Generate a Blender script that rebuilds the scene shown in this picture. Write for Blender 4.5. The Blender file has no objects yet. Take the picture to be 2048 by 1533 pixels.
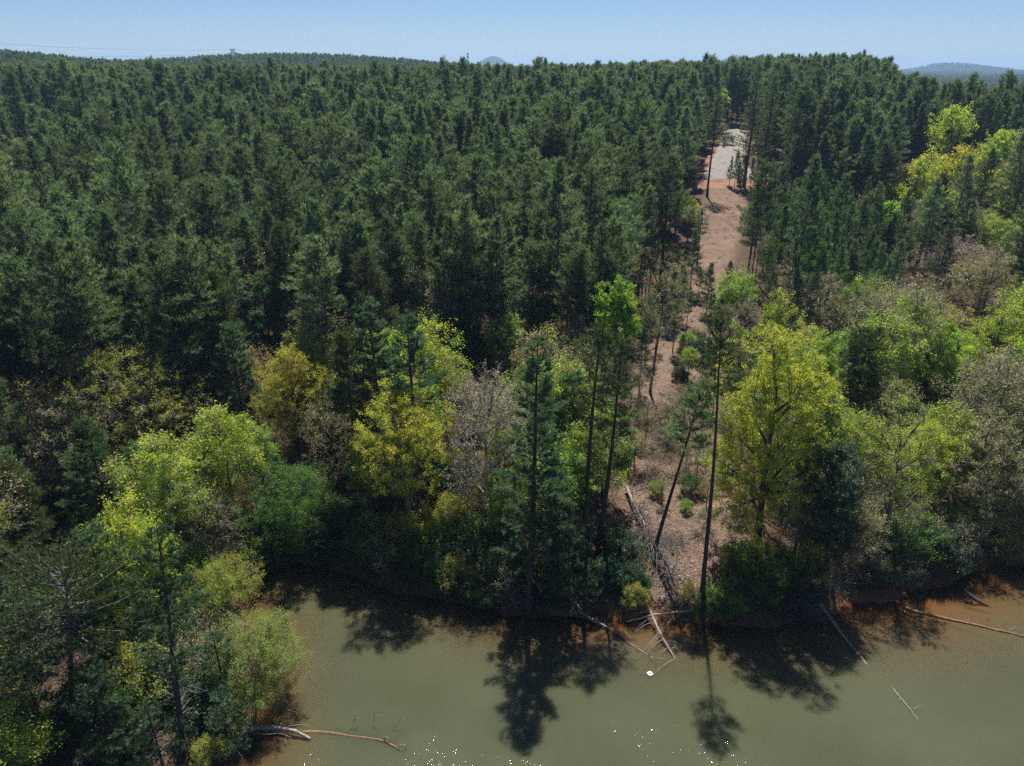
import bpy, math, random
import numpy as np
from mathutils import Vector

S = bpy.context.scene
COL = S.collection
# ------------------------------------------------------------------ camera
CAM_H, PITCH, FPX, CU, CV = 42.0, math.radians(24.0), 1420.0, 1024.0, 766.5
cam = bpy.data.cameras.new('camera'); cam_o = bpy.data.objects.new('camera', cam); COL.objects.link(cam_o)
cam_o.location = (0, 0, CAM_H); cam_o.rotation_euler = (math.pi / 2 - PITCH, 0, 0)
cam.sensor_fit = 'HORIZONTAL'; cam.sensor_width = 36.0; cam.lens = 36.0 * FPX / 2048.0
cam.clip_start = 0.5; cam.clip_end = 30000
S.camera = cam_o
# ------------------------------------------------------------------ sky and sun
SUN_AZ, SUN_EL = math.radians(4.6), math.radians(62.0)
w = bpy.data.worlds.new('World'); S.world = w; w.use_nodes = True
nt = w.node_tree; bg = nt.nodes['Background']
sky = nt.nodes.new('ShaderNodeTexSky'); sky.sky_type = 'NISHITA'; sky.sun_disc = False
sky.sun_elevation = SUN_EL; sky.sun_rotation = SUN_AZ
sky.altitude = 1200; sky.air_density = 1.0; sky.dust_density = 0.15; sky.ozone_density = 5.0
wb = nt.nodes.new('ShaderNodeMix'); wb.data_type = 'RGBA'; wb.blend_type = 'MULTIPLY'; wb.inputs[0].default_value = 1; wb.inputs[7].default_value = (.86, .93, 1.10, 1)   # cool white balance
nt.links.new(sky.outputs[0], wb.inputs[6]); nt.links.new(wb.outputs[2], bg.inputs[0]); bg.inputs[1].default_value = 0.05
sl = bpy.data.lights.new('sun', 'SUN'); sl.energy = 5.0; sl.angle = math.radians(0.53); sl.color = (1.0, 0.955, 0.88)
so = bpy.data.objects.new('sun', sl); COL.objects.link(so)
SV = Vector((math.sin(SUN_AZ) * math.cos(SUN_EL), math.cos(SUN_AZ) * math.cos(SUN_EL), math.sin(SUN_EL)))
so.rotation_euler = SV.to_track_quat('Z', 'Y').to_euler(); so.location = (0, 0, 150)
S.view_settings.view_transform = 'Standard'; S.view_settings.look = 'None'
S.view_settings.exposure = 0.80; S.view_settings.gamma = 1.0; S.view_settings.use_curve_mapping = False
S.render.engine = 'CYCLES'
cy = S.cycles
cy.max_bounces = 7; cy.diffuse_bounces = 4; cy.glossy_bounces = 2; cy.transmission_bounces = 4
cy.transparent_max_bounces = 8; cy.volume_bounces = 0; cy.sample_clamp_indirect = 6.0
cy.use_denoising = False; S.render.filter_size = 1.1; cy.use_adaptive_sampling = True; cy.adaptive_threshold = 0.008
cy.caustics_reflective = False; cy.caustics_refractive = False

# ------------------------------------------------------------------ pixel rays
CP, SP = math.cos(PITCH), math.sin(PITCH)
def ray(u, v):
    a = (u - CU) / FPX; b = (v - CV) / FPX
    return np.array([a, CP - b * SP, -SP - b * CP])
def at_y(u, v, Y):
    r = ray(u, v); t = Y / r[1]
    return r[0] * t, Y, CAM_H + r[2] * t, t
def at_z(u, v, z=0.0):
    r = ray(u, v); t = (z - CAM_H) / r[2]
    return np.array([r[0] * t, r[1] * t, z])
def project(X, Y, Z):
    X = np.asarray(X, float); Y = np.asarray(Y, float); Z = np.asarray(Z, float) - CAM_H
    f = Y * CP - Z * SP; up = Y * SP + Z * CP
    return CU + FPX * X / f, CV - FPX * up / f, f
def sstep(a, b, x):
    t = np.clip((x - a) / (b - a), 0, 1); return t * t * (3 - 2 * t)

# ------------------------------------------------------------------ shoreline and terrain height
shore_px = [(487, 1500), (492, 1450), (503, 1400), (520, 1350), (512, 1290), (490, 1240), (496, 1192), (530, 1150), (590, 1122),
            (670, 1140), (750, 1170), (850, 1195), (950, 1213), (1050, 1233), (1150, 1238), (1250, 1236), (1330, 1240), (1420, 1250),
            (1520, 1256), (1600, 1240), (1680, 1213), (1760, 1206), (1830, 1187), (1900, 1163), (1960, 1141), (2000, 1128),
            (2060, 1132), (2150, 1140), (2300, 1130)]
shore = [(-150, -260), (-60, -120), (-30, -40), (-21, 0), (-18.6, 20)] + [tuple(at_z(u, v)[:2]) for u, v in shore_px] + [(110, 62), (150, 40), (190, -60), (260, -260)]
SH = np.array(shore)
LAKE = np.vstack([SH, [(260, -600), (-150, -600)]])
def in_poly(px, py, poly):
    inside = np.zeros(px.shape, bool); n = len(poly); j = n - 1
    for i in range(n):
        xi, yi = poly[i]; xj, yj = poly[j]
        c = ((yi > py) != (yj > py))
        if yi != yj: inside ^= c & (px < (xj - xi) * (py - yi) / (yj - yi) + xi)
        j = i
    return inside
def shore_d(X, Y):
    X = np.asarray(X, float); Y = np.asarray(Y, float); best = np.full(X.shape, 1e9)
    for (ax, ay), (bx, by) in zip(SH[:-1], SH[1:]):
        dx, dy = bx - ax, by - ay
        t = np.clip(((X - ax) * dx + (Y - ay) * dy) / (dx * dx + dy * dy), 0, 1)
        best = np.minimum(best, np.hypot(X - ax - t * dx, Y - ay - t * dy))
    sd = np.where(in_poly(X, Y, LAKE), -best, best)
    return sd + (.45 * wob(X, Y, 1.9) + .35 * wob(X + 9, Y, .75)) * np.clip(1.3 - np.abs(sd) / 4, 0, 1)
def wob(X, Y, s):
    return (np.sin(X / s * 1.7 + 1.3) * np.cos(Y / s * 1.3 + .4) + .6 * np.sin(X / s * 3.1 - Y / s * 2.3 + 2.0) + .4 * np.cos(X / s * 5.3 + Y / s * 4.7)) / 2
def G2(X, Y, x0, y0, sx, sy): return np.exp(-((X - x0) / sx) ** 2 - ((Y - y0) / sy) ** 2)
def height(X, Y, d=None):
    X = np.asarray(X, float); Y = np.asarray(Y, float)
    if d is None: d = shore_d(X, Y)
    q = .4 * np.clip(d, 0, 60) + .6 * np.clip(np.minimum(d, np.maximum(Y - 46, 0)), 0, None)
    q = np.where(d > 60, .4 * 60 + .4 * np.clip(np.maximum(Y - 46, 0) - 60, 0, None) + .6 * np.clip(np.minimum(d, np.maximum(Y - 46, 0)), 0, None), q)
    rise = np.where(q < 140, .112 * q, 15.7 + 4.5 * (1 - np.exp(-(q - 140) * .12 / 4.5)))
    bank = .75 * sstep(0.0, 1.6, d) + .55 * sstep(1.6, 7, d)
    z = bank + rise
    z = z + 3.0 * G2(X, Y, 122, 285, 60, 75) + 1.0 * G2(X, Y, 70, 330, 60, 80)
    z = z + 6.0 * G2(X, Y, -330, 430, 130, 130)
    z = z + np.exp(-((Y - 480) / 160) ** 2) * sstep(-900, -500, X) * (1.5 + 7.0 * (1 - sstep(-320, -215, X)))
    z = z + 17.5 * G2(X, Y, -215, 770, 190, 150)
    t = sstep(.45, .585, X / np.maximum(Y, 1)) * sstep(165, 285, Y)
    z = z * (1 - .92 * t) + t * 2.0
    far = sstep(950, 1500, Y)
    z = z * (1 - far) + far * 9.0
    for (u, v, D, sx, cut) in ((1930, 143, 4000, 300, 33), (1890, 122, 4000, 105, 38), (1950, 134, 4050, 90, 38), (2022, 135, 4100, 90, 38), (985, 113, 4600, 120, 11), (1475, 110, 4600, 110, 11)):
        x0, _, zt, _ = at_y(u, v, D); z = z + max(zt - cut, 4) * G2(X, Y, x0, D, sx, 500)
    z = z + np.clip(d / 4, 0, 1) * (.22 * wob(X, Y, 5.5) + .12 * wob(X + 31, Y, 2.1)) + sstep(1200, 3000, Y) * 5 * wob(X, Y, 240)
    bs = .20 - .11 * sstep(22, 36, X)                       # the bed shelves more gently on the right
    bed = -np.minimum(bs * (-d) + .02 * d * d * .35, 3.2) - .03
    return np.where(d > 0, z, bed)
def ground(x, y): return float(height(np.array([x]), np.array([y]))[0])
def hit(u, v):
    r = ray(u, v); ts = np.linspace(30, 700, 1600)
    zz = height(r[0] * ts, r[1] * ts); zz = np.maximum(zz, 0)
    k = np.argmax(CAM_H + r[2] * ts < zz)
    t0, t1 = ts[max(k - 1, 0)], ts[k]
    for _ in range(12):
        tm = (t0 + t1) / 2
        if CAM_H + r[2] * tm < max(ground(r[0] * tm, r[1] * tm), 0): t1 = tm
        else: t0 = tm
    return np.array([r[0] * t1, r[1] * t1, CAM_H + r[2] * t1])

# ------------------------------------------------------------------ mesh helpers
def make_mesh(name, parts, mats):
    """parts: list of (verts (N,3), faces (M,k) int, material index, tint (N,) or scalar)"""
    V, L, LS, LT, MI, T = [], [], [], [], [], []; vo = 0; lo = 0
    for v, f, mi, tint in parts:
        if len(v) == 0: continue
        v = np.asarray(v, np.float32); f = np.asarray(f, np.int64); k = f.shape[1]
        V.append(v); L.append((f + vo).ravel()); LS.append(lo + np.arange(len(f)) * k); LT.append(np.full(len(f), k)); MI.append(np.full(len(f), mi))
        T.append(np.broadcast_to(np.asarray(tint, np.float32), (len(v),))); vo += len(v); lo += f.size
    V = np.concatenate(V); L = np.concatenate(L); LS = np.concatenate(LS); LT = np.concatenate(LT); MI = np.concatenate(MI); T = np.concatenate(T)
    me = bpy.data.meshes.new(name)
    me.vertices.add(len(V)); me.vertices.foreach_set('co', V.ravel())
    me.loops.add(len(L)); me.loops.foreach_set('vertex_index', L.astype(np.int32))
    me.polygons.add(len(LS)); me.polygons.foreach_set('loop_start', LS.astype(np.int32)); me.polygons.foreach_set('loop_total', LT.astype(np.int32))
    me.polygons.foreach_set('material_index', MI.astype(np.int32))
    a = me.attributes.new('tint', 'FLOAT', 'POINT'); a.data.foreach_set('value', T.astype(np.float32))
    for m in mats: me.materials.append(m)
    me.update(calc_edges=True)
    return me
def smooth(me):
    me.polygons.foreach_set('use_smooth', np.ones(len(me.polygons), bool)); return me
def nrm(a): return a / np.maximum(np.linalg.norm(a, axis=-1, keepdims=True), 1e-9)
def tubes(P, R, k):
    """P (B,n,3), R (B,n) -> verts, quads"""
    P = np.asarray(P, float); R = np.asarray(R, float); B, n, _ = P.shape
    T = np.empty_like(P); T[:, 1:-1] = P[:, 2:] - P[:, :-2]; T[:, 0] = P[:, 1] - P[:, 0]; T[:, -1] = P[:, -1] - P[:, -2]; T = nrm(T)
    ref = np.where(np.abs(T[:, :1, 2:3]) < .8, np.array([0, 0, 1.]), np.array([1., 0, 0]))
    A = nrm(np.cross(T, np.broadcast_to(ref, T.shape))); Bn = np.cross(T, A)
    ang = np.arange(k) / k * 2 * math.pi
    ring = A[:, :, None, :] * np.cos(ang)[None, None, :, None] + Bn[:, :, None, :] * np.sin(ang)[None, None, :, None]
    V = (P[:, :, None, :] + ring * R[:, :, None, None]).reshape(-1, 3)
    b = np.arange(B)[:, None, None] * n * k; i = np.arange(n - 1)[None, :, None] * k; j = np.arange(k)[None, None, :]; j2 = (j + 1) % k
    F = np.stack([b + i + j, b + i + j2, b + i + k + j2, b + i + k + j], -1).reshape(-1, 4)
    return V, F
def bez(p0, p1, p2, n):
    t = np.linspace(0, 1, n)[None, :, None]
    return p0[:, None] * (1 - t) ** 2 + 2 * p1[:, None] * t * (1 - t) + p2[:, None] * t * t
def rdir(rng, n):
    return nrm(rng.normal(size=(n, 3)))
def needles(rng, O, A, k, ln, wd, spread, stem):
    """k needle blades fanned forward round each shoot O with axis A"""
    N = len(O); O = np.repeat(O, k, 0); A = np.repeat(A, k, 0); M = N * k
    perp = nrm(np.cross(A, rdir(rng, M)))
    th = rng.uniform(spread[0], spread[1], (M, 1))
    D = A * np.cos(th) + perp * np.sin(th)
    base = O + A * (rng.uniform(-stem, stem * .4, (M, 1)))
    L = (ln * rng.uniform(.7, 1.2, (M, 1))) if np.isscalar(ln) else np.repeat(ln, k)[:, None] * rng.uniform(.7, 1.2, (M, 1))
    side = nrm(np.cross(D, rdir(rng, M))) * wd * .5
    V = np.stack([base - side, base + side, base + D * L], 1).reshape(-1, 3)
    F = np.arange(M * 3).reshape(-1, 3)
    return V, F
def leaves(rng, C, size, upb=.6, fold=.18, asp=.62):
    N = len(C); n = nrm(rdir(rng, N) + np.array([0, 0, upb])); a = nrm(np.cross(n, rdir(rng, N))); b = np.cross(n, a)
    s = size * rng.uniform(.65, 1.3, (N, 1))
    base = C - a * s * .5; tip = C + a * s * .5 + n * s * fold * rng.uniform(-1, 1, (N, 1))
    V = np.stack([base - b * s * asp * .5, base + b * s * asp * .5, tip], 1).reshape(-1, 3); F = np.arange(N * 3).reshape(-1, 3)
    return V, F

# ------------------------------------------------------------------ materials
def mat(name):
    m = bpy.data.materials.new(name); m.use_nodes = True; t = m.node_tree; t.nodes.clear()
    return m, t, t.nodes.new('ShaderNodeOutputMaterial')
def N(t, typ, **kw):
    n = t.nodes.new(typ)
    for k, v in kw.items(): setattr(n, k, v)
    return n
def mix_col(t, fac, a, b, bt='MIX'):
    n = N(t, 'ShaderNodeMix', data_type='RGBA', blend_type=bt)
    for i, x in ((0, fac), (6, a), (7, b)):
        if hasattr(x, 'is_output') or isinstance(x, bpy.types.NodeSocket): t.links.new(x, n.inputs[i])
        elif i == 0: n.inputs[0].default_value = x
        else: n.inputs[i].default_value = (*x, 1)
    return n.outputs[2]
def math_n(t, op, a, b=None, clamp=False):
    n = N(t, 'ShaderNodeMath', operation=op, use_clamp=clamp)
    for i, x in enumerate((a, b)):
        if x is None: continue
        if isinstance(x, bpy.types.NodeSocket): t.links.new(x, n.inputs[i])
        else: n.inputs[i].default_value = x
    return n.outputs[0]
def attr(t, name): return N(t, 'ShaderNodeAttribute', attribute_name=name).outputs['Fac']
def noise(t, scale, detail=4, rough=.6, vec=None):
    n = N(t, 'ShaderNodeTexNoise'); n.inputs['Scale'].default_value = scale; n.inputs['Detail'].default_value = detail; n.inputs['Roughness'].default_value = rough
    if vec is not None: t.links.new(vec, n.inputs['Vector'])
    return n
def mrange(t, x, a, b, c=0, d=1):
    n = N(t, 'ShaderNodeMapRange'); t.links.new(x, n.inputs[0])
    for i, q in enumerate((a, b, c, d)): n.inputs[i + 1].default_value = q
    return n.outputs[0]
def foliage(name, c0, c1, trans=.4, tcol=None, spec=.35, rough=.45, var=.25):
    """leaf material: tint attribute runs from c0 to c1; each tree is a little lighter or darker"""
    m, t, out = mat(name)
    col = mix_col(t, attr(t, 'tint'), c0, c1)
    oi = N(t, 'ShaderNodeObjectInfo')
    hs = N(t, 'ShaderNodeHueSaturation'); t.links.new(col, hs.inputs['Color'])
    t.links.new(mrange(t, oi.outputs['Random'], 0, 1, 1 - var, 1 + var), hs.inputs['Value'])
    w1 = N(t, 'ShaderNodeTexWhiteNoise', noise_dimensions='1D'); t.links.new(oi.outputs['Random'], w1.inputs['W'])
    t.links.new(mrange(t, w1.outputs['Value'], 0, 1, .485, .515), hs.inputs['Hue'])
    c = hs.outputs[0]
    p = N(t, 'ShaderNodeBsdfPrincipled'); t.links.new(c, p.inputs['Base Color']); p.inputs['Roughness'].default_value = rough; p.inputs['Specular IOR Level'].default_value = spec
    tr = N(t, 'ShaderNodeBsdfTranslucent')
    tc = mix_col(t, 1.0, c, tcol or (1.25, 1.3, .7), 'MULTIPLY'); t.links.new(tc, tr.inputs['Color'])
    mx = N(t, 'ShaderNodeMixShader'); mx.inputs[0].default_value = trans
    t.links.new(p.outputs[0], mx.inputs[1]); t.links.new(tr.outputs[0], mx.inputs[2]); t.links.new(mx.outputs[0], out.inputs[0])
    return m
def bark(name, c0, c1, sc=6.0):
    m, t, out = mat(name)
    tc = N(t, 'ShaderNodeTexCoord'); mp = N(t, 'ShaderNodeMapping'); mp.inputs['Scale'].default_value = (1, 1, .22); t.links.new(tc.outputs['Object'], mp.inputs[0])
    nz = noise(t, sc, 5, .7, mp.outputs[0])
    col = mix_col(t, mrange(t, nz.outputs[0], .32, .68), c0, c1)
    p = N(t, 'ShaderNodeBsdfPrincipled'); p.inputs['Roughness'].default_value = .9; p.inputs['Specular IOR Level'].default_value = .2
    t.links.new(col, p.inputs['Base Color'])
    b = N(t, 'ShaderNodeBump'); b.inputs['Strength'].default_value = .6; b.inputs['Distance'].default_value = .04; t.links.new(nz.outputs[0], b.inputs['Height']); t.links.new(b.outputs[0], p.inputs['Normal'])
    t.links.new(p.outputs[0], out.inputs[0]); return m
def plain(name, c, rough=.7, metal=0.0):
    m, t, out = mat(name); p = N(t, 'ShaderNodeBsdfPrincipled'); p.inputs['Base Color'].default_value = (*c, 1); p.inputs['Roughness'].default_value = rough; p.inputs['Metallic'].default_value = metal
    nz = noise(t, 9, 4); b = N(t, 'ShaderNodeBump'); b.inputs['Strength'].default_value = .15; t.links.new(nz.outputs[0], b.inputs['Height']); t.links.new(b.outputs[0], p.inputs['Normal'])
    t.links.new(p.outputs[0], out.inputs[0]); return m

M = {}
M['pine'] = foliage('pine_needles', (.060, .100, .056), (.182, .246, .138), .50, spec=.35, rough=.5, var=.36)
M['pinefar'] = M['pine']
M['young'] = foliage('young_pine_needles', (.060, .125, .038), (.125, .210, .070), .35, spec=.45)
M['white'] = foliage('white_pine_needles', (.056, .112, .052), (.140, .220, .105), .35, (1.1, 1.25, .8), spec=.45, var=.15)
M['whitey'] = foliage('white_pine_needles_warm', (.055, .105, .042), (.125, .195, .074), .35, spec=.4, var=.15)
M['olivepine'] = foliage('olive_pine_needles', (.052, .080, .030), (.125, .155, .062), .32, spec=.4, var=.18)
M['maple'] = foliage('yellow_green_leaves', (.280, .350, .022), (.560, .580, .055), .6, (1.2, 1.2, .55), var=.1)
M['goldoak'] = foliage('golden_leaves', (.260, .275, .025), (.500, .465, .055), .6, (1.2, 1.15, .6), var=.1)
M['lime'] = foliage('lime_green_leaves', (.190, .330, .030), (.390, .510, .065), .6, (1.2, 1.25, .6), var=.1)
M['green'] = foliage('mid_green_leaves', (.055, .130, .024), (.140, .235, .045), .55, var=.15)
M['deep'] = foliage('dark_glossy_leaves', (.018, .050, .018), (.042, .095, .034), .3, spec=.4, rough=.5, var=.12)
M['bud'] = foliage('pale_spring_buds', (.280, .250, .110), (.500, .440, .230), .4, (1.1, 1.05, .8), var=.12)
M['pink'] = foliage('pinkish_spring_buds', (.290, .215, .165), (.500, .410, .320), .35, (1.1, 1, .9), var=.12)
M['paleg'] = foliage('pale_green_spring_leaves', (.220, .255, .060), (.400, .420, .130), .55, (1.15, 1.15, .7), var=.12)
M['rust'] = foliage('rusty_spring_leaves', (.220, .170, .075), (.380, .310, .140), .4, (1.1, 1, .8), var=.12)
M['bark'] = bark('pine_bark', (.032, .025, .022), (.090, .072, .062))
M['barkg'] = bark('grey_bark', (.085, .078, .072), (.215, .200, .185))
M['barkd'] = bark('dark_bark', (.035, .030, .026), (.085, .075, .066))
M['twig'] = bark('twig_bark', (.120, .105, .095), (.240, .220, .205), 3)
M['dead'] = bark('bleached_dead_wood', (.140, .118, .100), (.370, .330, .290), 5)
M['wetwood'] = bark('wet_orange_wood', (.130, .075, .038), (.250, .150, .080), 4)

# ------------------------------------------------------------------ object helpers
def tag(o, label=None, cat=None, group=None, kind=None):
    if label: o['label'] = label
    if cat: o['category'] = cat
    if group: o['group'] = group
    if kind: o['kind'] = kind
    return o
def mobj(name, me, parent=None, loc=None):
    o = bpy.data.objects.new(name, me); COL.objects.link(o)
    if parent is not None: o.parent = parent
    if loc is not None: o.location = loc
    return o
def thing(name, label, cat, loc, rotz=0.0, sc=(1, 1, 1), group=None, tilt=(0, 0)):
    o = bpy.data.objects.new(name, None); COL.objects.link(o); o.empty_display_size = .3
    o.location = loc; o.rotation_euler = (tilt[0], tilt[1], rotz); o.scale = sc if hasattr(sc, '__len__') else (sc, sc, sc)
    return tag(o, label, cat, group)

# ------------------------------------------------------------------ clearing, lane and other zones (world polygons)
clear_px_l = [(1428, 352), (1405, 420), (1385, 490), (1388, 560), (1345, 640), (1285, 700), (1262, 780), (1240, 860), (1232, 960), (1236, 1060), (1245, 1150), (1245, 1228)]
clear_px_r = [(1478, 1232), (1476, 1120), (1474, 1020), (1462, 930), (1440, 840), (1405, 740), (1410, 650), (1455, 560), (1478, 480), (1497, 420), (1497, 352)]
CLEAR = np.array([hit(u, v)[:2] for u, v in clear_px_l + clear_px_r])
LANE = np.array([hit(u, v)[:2] for u, v in [(1402, 358), (1420, 330), (1434, 300), (1450, 266), (1462, 257), (1480, 258), (1491, 270), (1488, 300), (1480, 325), (1500, 340), (1540, 345), (1540, 358)]])
LLANE = np.array([(-260, 236), (-190, 214), (-150, 207), (-118, 206), (-116, 200), (-150, 199), (-190, 205), (-262, 226)])
def poly_d(X, Y, poly):
    best = np.full(np.shape(X), 1e9)
    for (ax, ay), (bx, by) in zip(poly, np.roll(poly, -1, 0)):
        dx, dy = bx - ax, by - ay; t = np.clip(((X - ax) * dx + (Y - ay) * dy) / (dx * dx + dy * dy + 1e-9), 0, 1)
        best = np.minimum(best, np.hypot(X - ax - t * dx, Y - ay - t * dy))
    return np.where(in_poly(np.asarray(X, float), np.asarray(Y, float), poly), best, -best)

# ------------------------------------------------------------------ ground
def axis(segs):
    out = [segs[0][0]]
    for a, b, s0, s1 in segs:
        x = out[-1]; 
        while x < b - 1e-6:
            f = (x - a) / (b - a); x = x + s0 * (s1 / s0) ** f; out.append(min(x, b))
    return np.array(sorted(set(np.round(out, 4))))
gx = axis([(-7000, -400, 500, 25), (-400, -64, 26, 2.5), (-64, 84, 1.35, 1.35), (84, 400, 2.5, 26), (400, 7000, 25, 250)])
gy = axis([(-700, 10, 60, 2.5), (10, 28, 2, 1), (28, 70, .8, .8), (70, 115, 1.1, 1.1), (115, 260, 1.3, 4), (260, 1000, 4, 24), (1000, 7500, 25, 120)])
GX, GY = np.meshgrid(gx, gy); GD = shore_d(GX, GY); GZ = height(GX, GY, GD)
nx, ny = len(gx), len(gy)
idx = np.arange(nx * ny).reshape(ny, nx)
Fq = np.stack([idx[:-1, :-1], idx[:-1, 1:], idx[1:, 1:], idx[1:, :-1]], -1).reshape(-1, 4)
cd = poly_d(GX, GY, CLEAR)

def ground_mat():
    m, t, out = mat('forest_floor')
    geo = N(t, 'ShaderNodeNewGeometry'); pos = geo.outputs['Position']
    n1 = noise(t, .35, 5, .65, pos); n2 = noise(t, 2.6, 6, .7, pos); n3 = noise(t, 14, 4, .7, pos); n4 = noise(t, .09, 3, .5, pos)
    litter = mix_col(t, mrange(t, n2.outputs[0], .35, .66), (.045, .026, .018), (.110, .068, .047))
    litter = mix_col(t, mrange(t, n3.outputs[0], .48, .72), litter, (.200, .140, .105))
    clr = mix_col(t, mrange(t, n1.outputs[0], .38, .62), (.135, .080, .054), (.215, .142, .102))
    clr = mix_col(t, mrange(t, n3.outputs[0], .45, .70), clr, (.320, .245, .195))
    clr = mix_col(t, mrange(t, n2.outputs[0], .50, .66), clr, (.085, .046, .032))
    c = mix_col(t, attr(t, 'clear'), litter, clr)
    clay = mix_col(t, mrange(t, n2.outputs[0], .3, .7), (.160, .064, .026), (.280, .130, .058))
    edge = mrange(t, math_n(t, 'ADD', attr(t, 'shore'), math_n(t, 'MULTIPLY', math_n(t, 'SUBTRACT', n1.outputs[0], .5), 3.0)), 1.5, .5)
    c = mix_col(t, math_n(t, 'MULTIPLY', edge, mrange(t, attr(t, 'clay'), 0, 1, .3, 1)), c, clay)
    patch = math_n(t, 'MULTIPLY', mrange(t, n4.outputs[0], .60, .70), .75)
    c = mix_col(t, patch, c, (.170, .080, .040))
    # far ground: wooded country seen from afar
    fn = noise(t, .02, 6, .75, pos); fn2 = noise(t, .0045, 4, .6, pos)
    wood = mix_col(t, mrange(t, fn.outputs[0], .35, .65), (.016, .030, .018), (.060, .070, .035))
    wood = mix_col(t, mrange(t, fn2.outputs[0], .5, .62), wood, (.075, .062, .045))
    c = mix_col(t, attr(t, 'faraway'), c, wood)
    p = N(t, 'ShaderNodeBsdfPrincipled'); p.inputs['Roughness'].default_value = .95; p.inputs['Specular IOR Level'].default_value = .1; t.links.new(c, p.inputs['Base Color'])
    b = N(t, 'ShaderNodeBump'); b.inputs['Strength'].default_value = .9; b.inputs['Distance'].default_value = .12; t.links.new(math_n(t, 'ADD', n2.outputs[0], n3.outputs[0]), b.inputs['Height']); t.links.new(b.outputs[0], p.inputs['Normal'])
    t.links.new(p.outputs[0], out.inputs[0]); return m
gm = make_mesh('ground', [(np.stack([GX, GY, GZ], -1).reshape(-1, 3), Fq, 0, .5)], [ground_mat()]); smooth(gm)
for nm, arr in (('shore', np.where(GD > 0, GD, -.5)), ('clear', sstep(-1.2, 1.2, cd)), ('clay', sstep(-4, 6, GX)), ('faraway', sstep(700, 1100, GY))):
    a = gm.attributes.new(nm, 'FLOAT', 'POINT'); a.data.foreach_set('value', arr.astype(np.float32).ravel())
tag(mobj('ground', gm), kind='structure')

# ------------------------------------------------------------------ lake
def water_mat():
    m, t, out = mat('lake_water')
    geo = N(t, 'ShaderNodeNewGeometry'); pos = geo.outputs['Position']
    mp = N(t, 'ShaderNodeMapping'); mp.inputs['Rotation'].default_value = (0, 0, math.radians(-20)); mp.inputs['Scale'].default_value = (1.0, .45, 1); t.links.new(pos, mp.inputs[0])
    n1 = noise(t, 2.1, 3, .5, mp.outputs[0]); n2 = noise(t, 9.0, 3, .6, mp.outputs[0]); n0 = noise(t, .12, 3, .5, pos)
    hgt = math_n(t, 'ADD', n1.outputs[0], math_n(t, 'MULTIPLY', n2.outputs[0], .35))
    b = N(t, 'ShaderNodeBump'); b.inputs['Distance'].default_value = .050; t.links.new(hgt, b.inputs['Height'])
    t.links.new(mrange(t, n0.outputs[0], .38, .62, .35, 1.0), b.inputs['Strength'])
    murk = mix_col(t, mrange(t, n0.outputs[0], .35, .65), (.055, .061, .033), (.069, .076, .042))
    dep = attr(t, 'depth')
    shallow = mix_col(t, math_n(t, 'POWER', 2.718, math_n(t, 'MULTIPLY', dep, -2.0)), murk, (.200, .108, .044))
    dif = N(t, 'ShaderNodeSubsurfaceScattering', falloff='BURLEY'); t.links.new(shallow, dif.inputs['Color']); dif.inputs['Radius'].default_value = (1.0, 1.0, .7); dif.inputs['Scale'].default_value = 1.0
    flat = N(t, 'ShaderNodeBsdfDiffuse'); t.links.new(shallow, flat.inputs[0]); t.links.new(b.outputs[0], flat.inputs['Normal']); t.links.new(b.outputs[0], dif.inputs['Normal']); deep = N(t, 'ShaderNodeMixShader')
    t.links.new(mrange(t, dep, .5, 1.3), deep.inputs[0]); t.links.new(flat.outputs[0], deep.inputs[1]); t.links.new(dif.outputs[0], deep.inputs[2]); dif = deep
    tr = N(t, 'ShaderNodeBsdfTransparent'); tr.inputs[0].default_value = (.90, .80, .62, 1)
    fac = math_n(t, 'SUBTRACT', 1.0, math_n(t, 'POWER', 2.718, math_n(t, 'MULTIPLY', dep, -1.7)), True)
    mx = N(t, 'ShaderNodeMixShader'); t.links.new(fac, mx.inputs[0]); t.links.new(tr.outputs[0], mx.inputs[1]); t.links.new(dif.outputs[0], mx.inputs[2])
    gl = N(t, 'ShaderNodeBsdfGlossy'); gl.inputs['Roughness'].default_value = .045; t.links.new(b.outputs[0], gl.inputs['Normal'])
    fr = N(t, 'ShaderNodeFresnel'); fr.inputs[0].default_value = 1.333; t.links.new(b.outputs[0], fr.inputs['Normal'])
    m2 = N(t, 'ShaderNodeMixShader'); t.links.new(fr.outputs[0], m2.inputs[0]); t.links.new(mx.outputs[0], m2.inputs[1]); t.links.new(gl.outputs[0], m2.inputs[2])
    t.links.new(m2.outputs[0], out.inputs[0]); return m
wx = axis([(-140, -45, 12, 1), (-45, 100, 1.0, 1.0), (100, 260, 2, 25)]); wy = axis([(-600, 10, 60, 3), (10, 62, 1.0, 1.0)])
WX, WY = np.meshgrid(wx, wy); WD = np.maximum(-height(WX, WY), 0)
wi = np.arange(WX.size).reshape(WX.shape); Fw = np.stack([wi[:-1, :-1], wi[:-1, 1:], wi[1:, 1:], wi[1:, :-1]], -1).reshape(-1, 4)
keep = (height(WX, WY) < .6).ravel()[Fw].any(1)
wm = make_mesh('lake_water', [(np.stack([WX, WY, WX * 0], -1).reshape(-1, 3), Fw[keep], 0, .5)], [water_mat()]); smooth(wm)
a = wm.attributes.new('depth', 'FLOAT', 'POINT'); a.data.foreach_set('value', WD.astype(np.float32).ravel())
tag(mobj('lake_water', wm), kind='structure')

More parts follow.
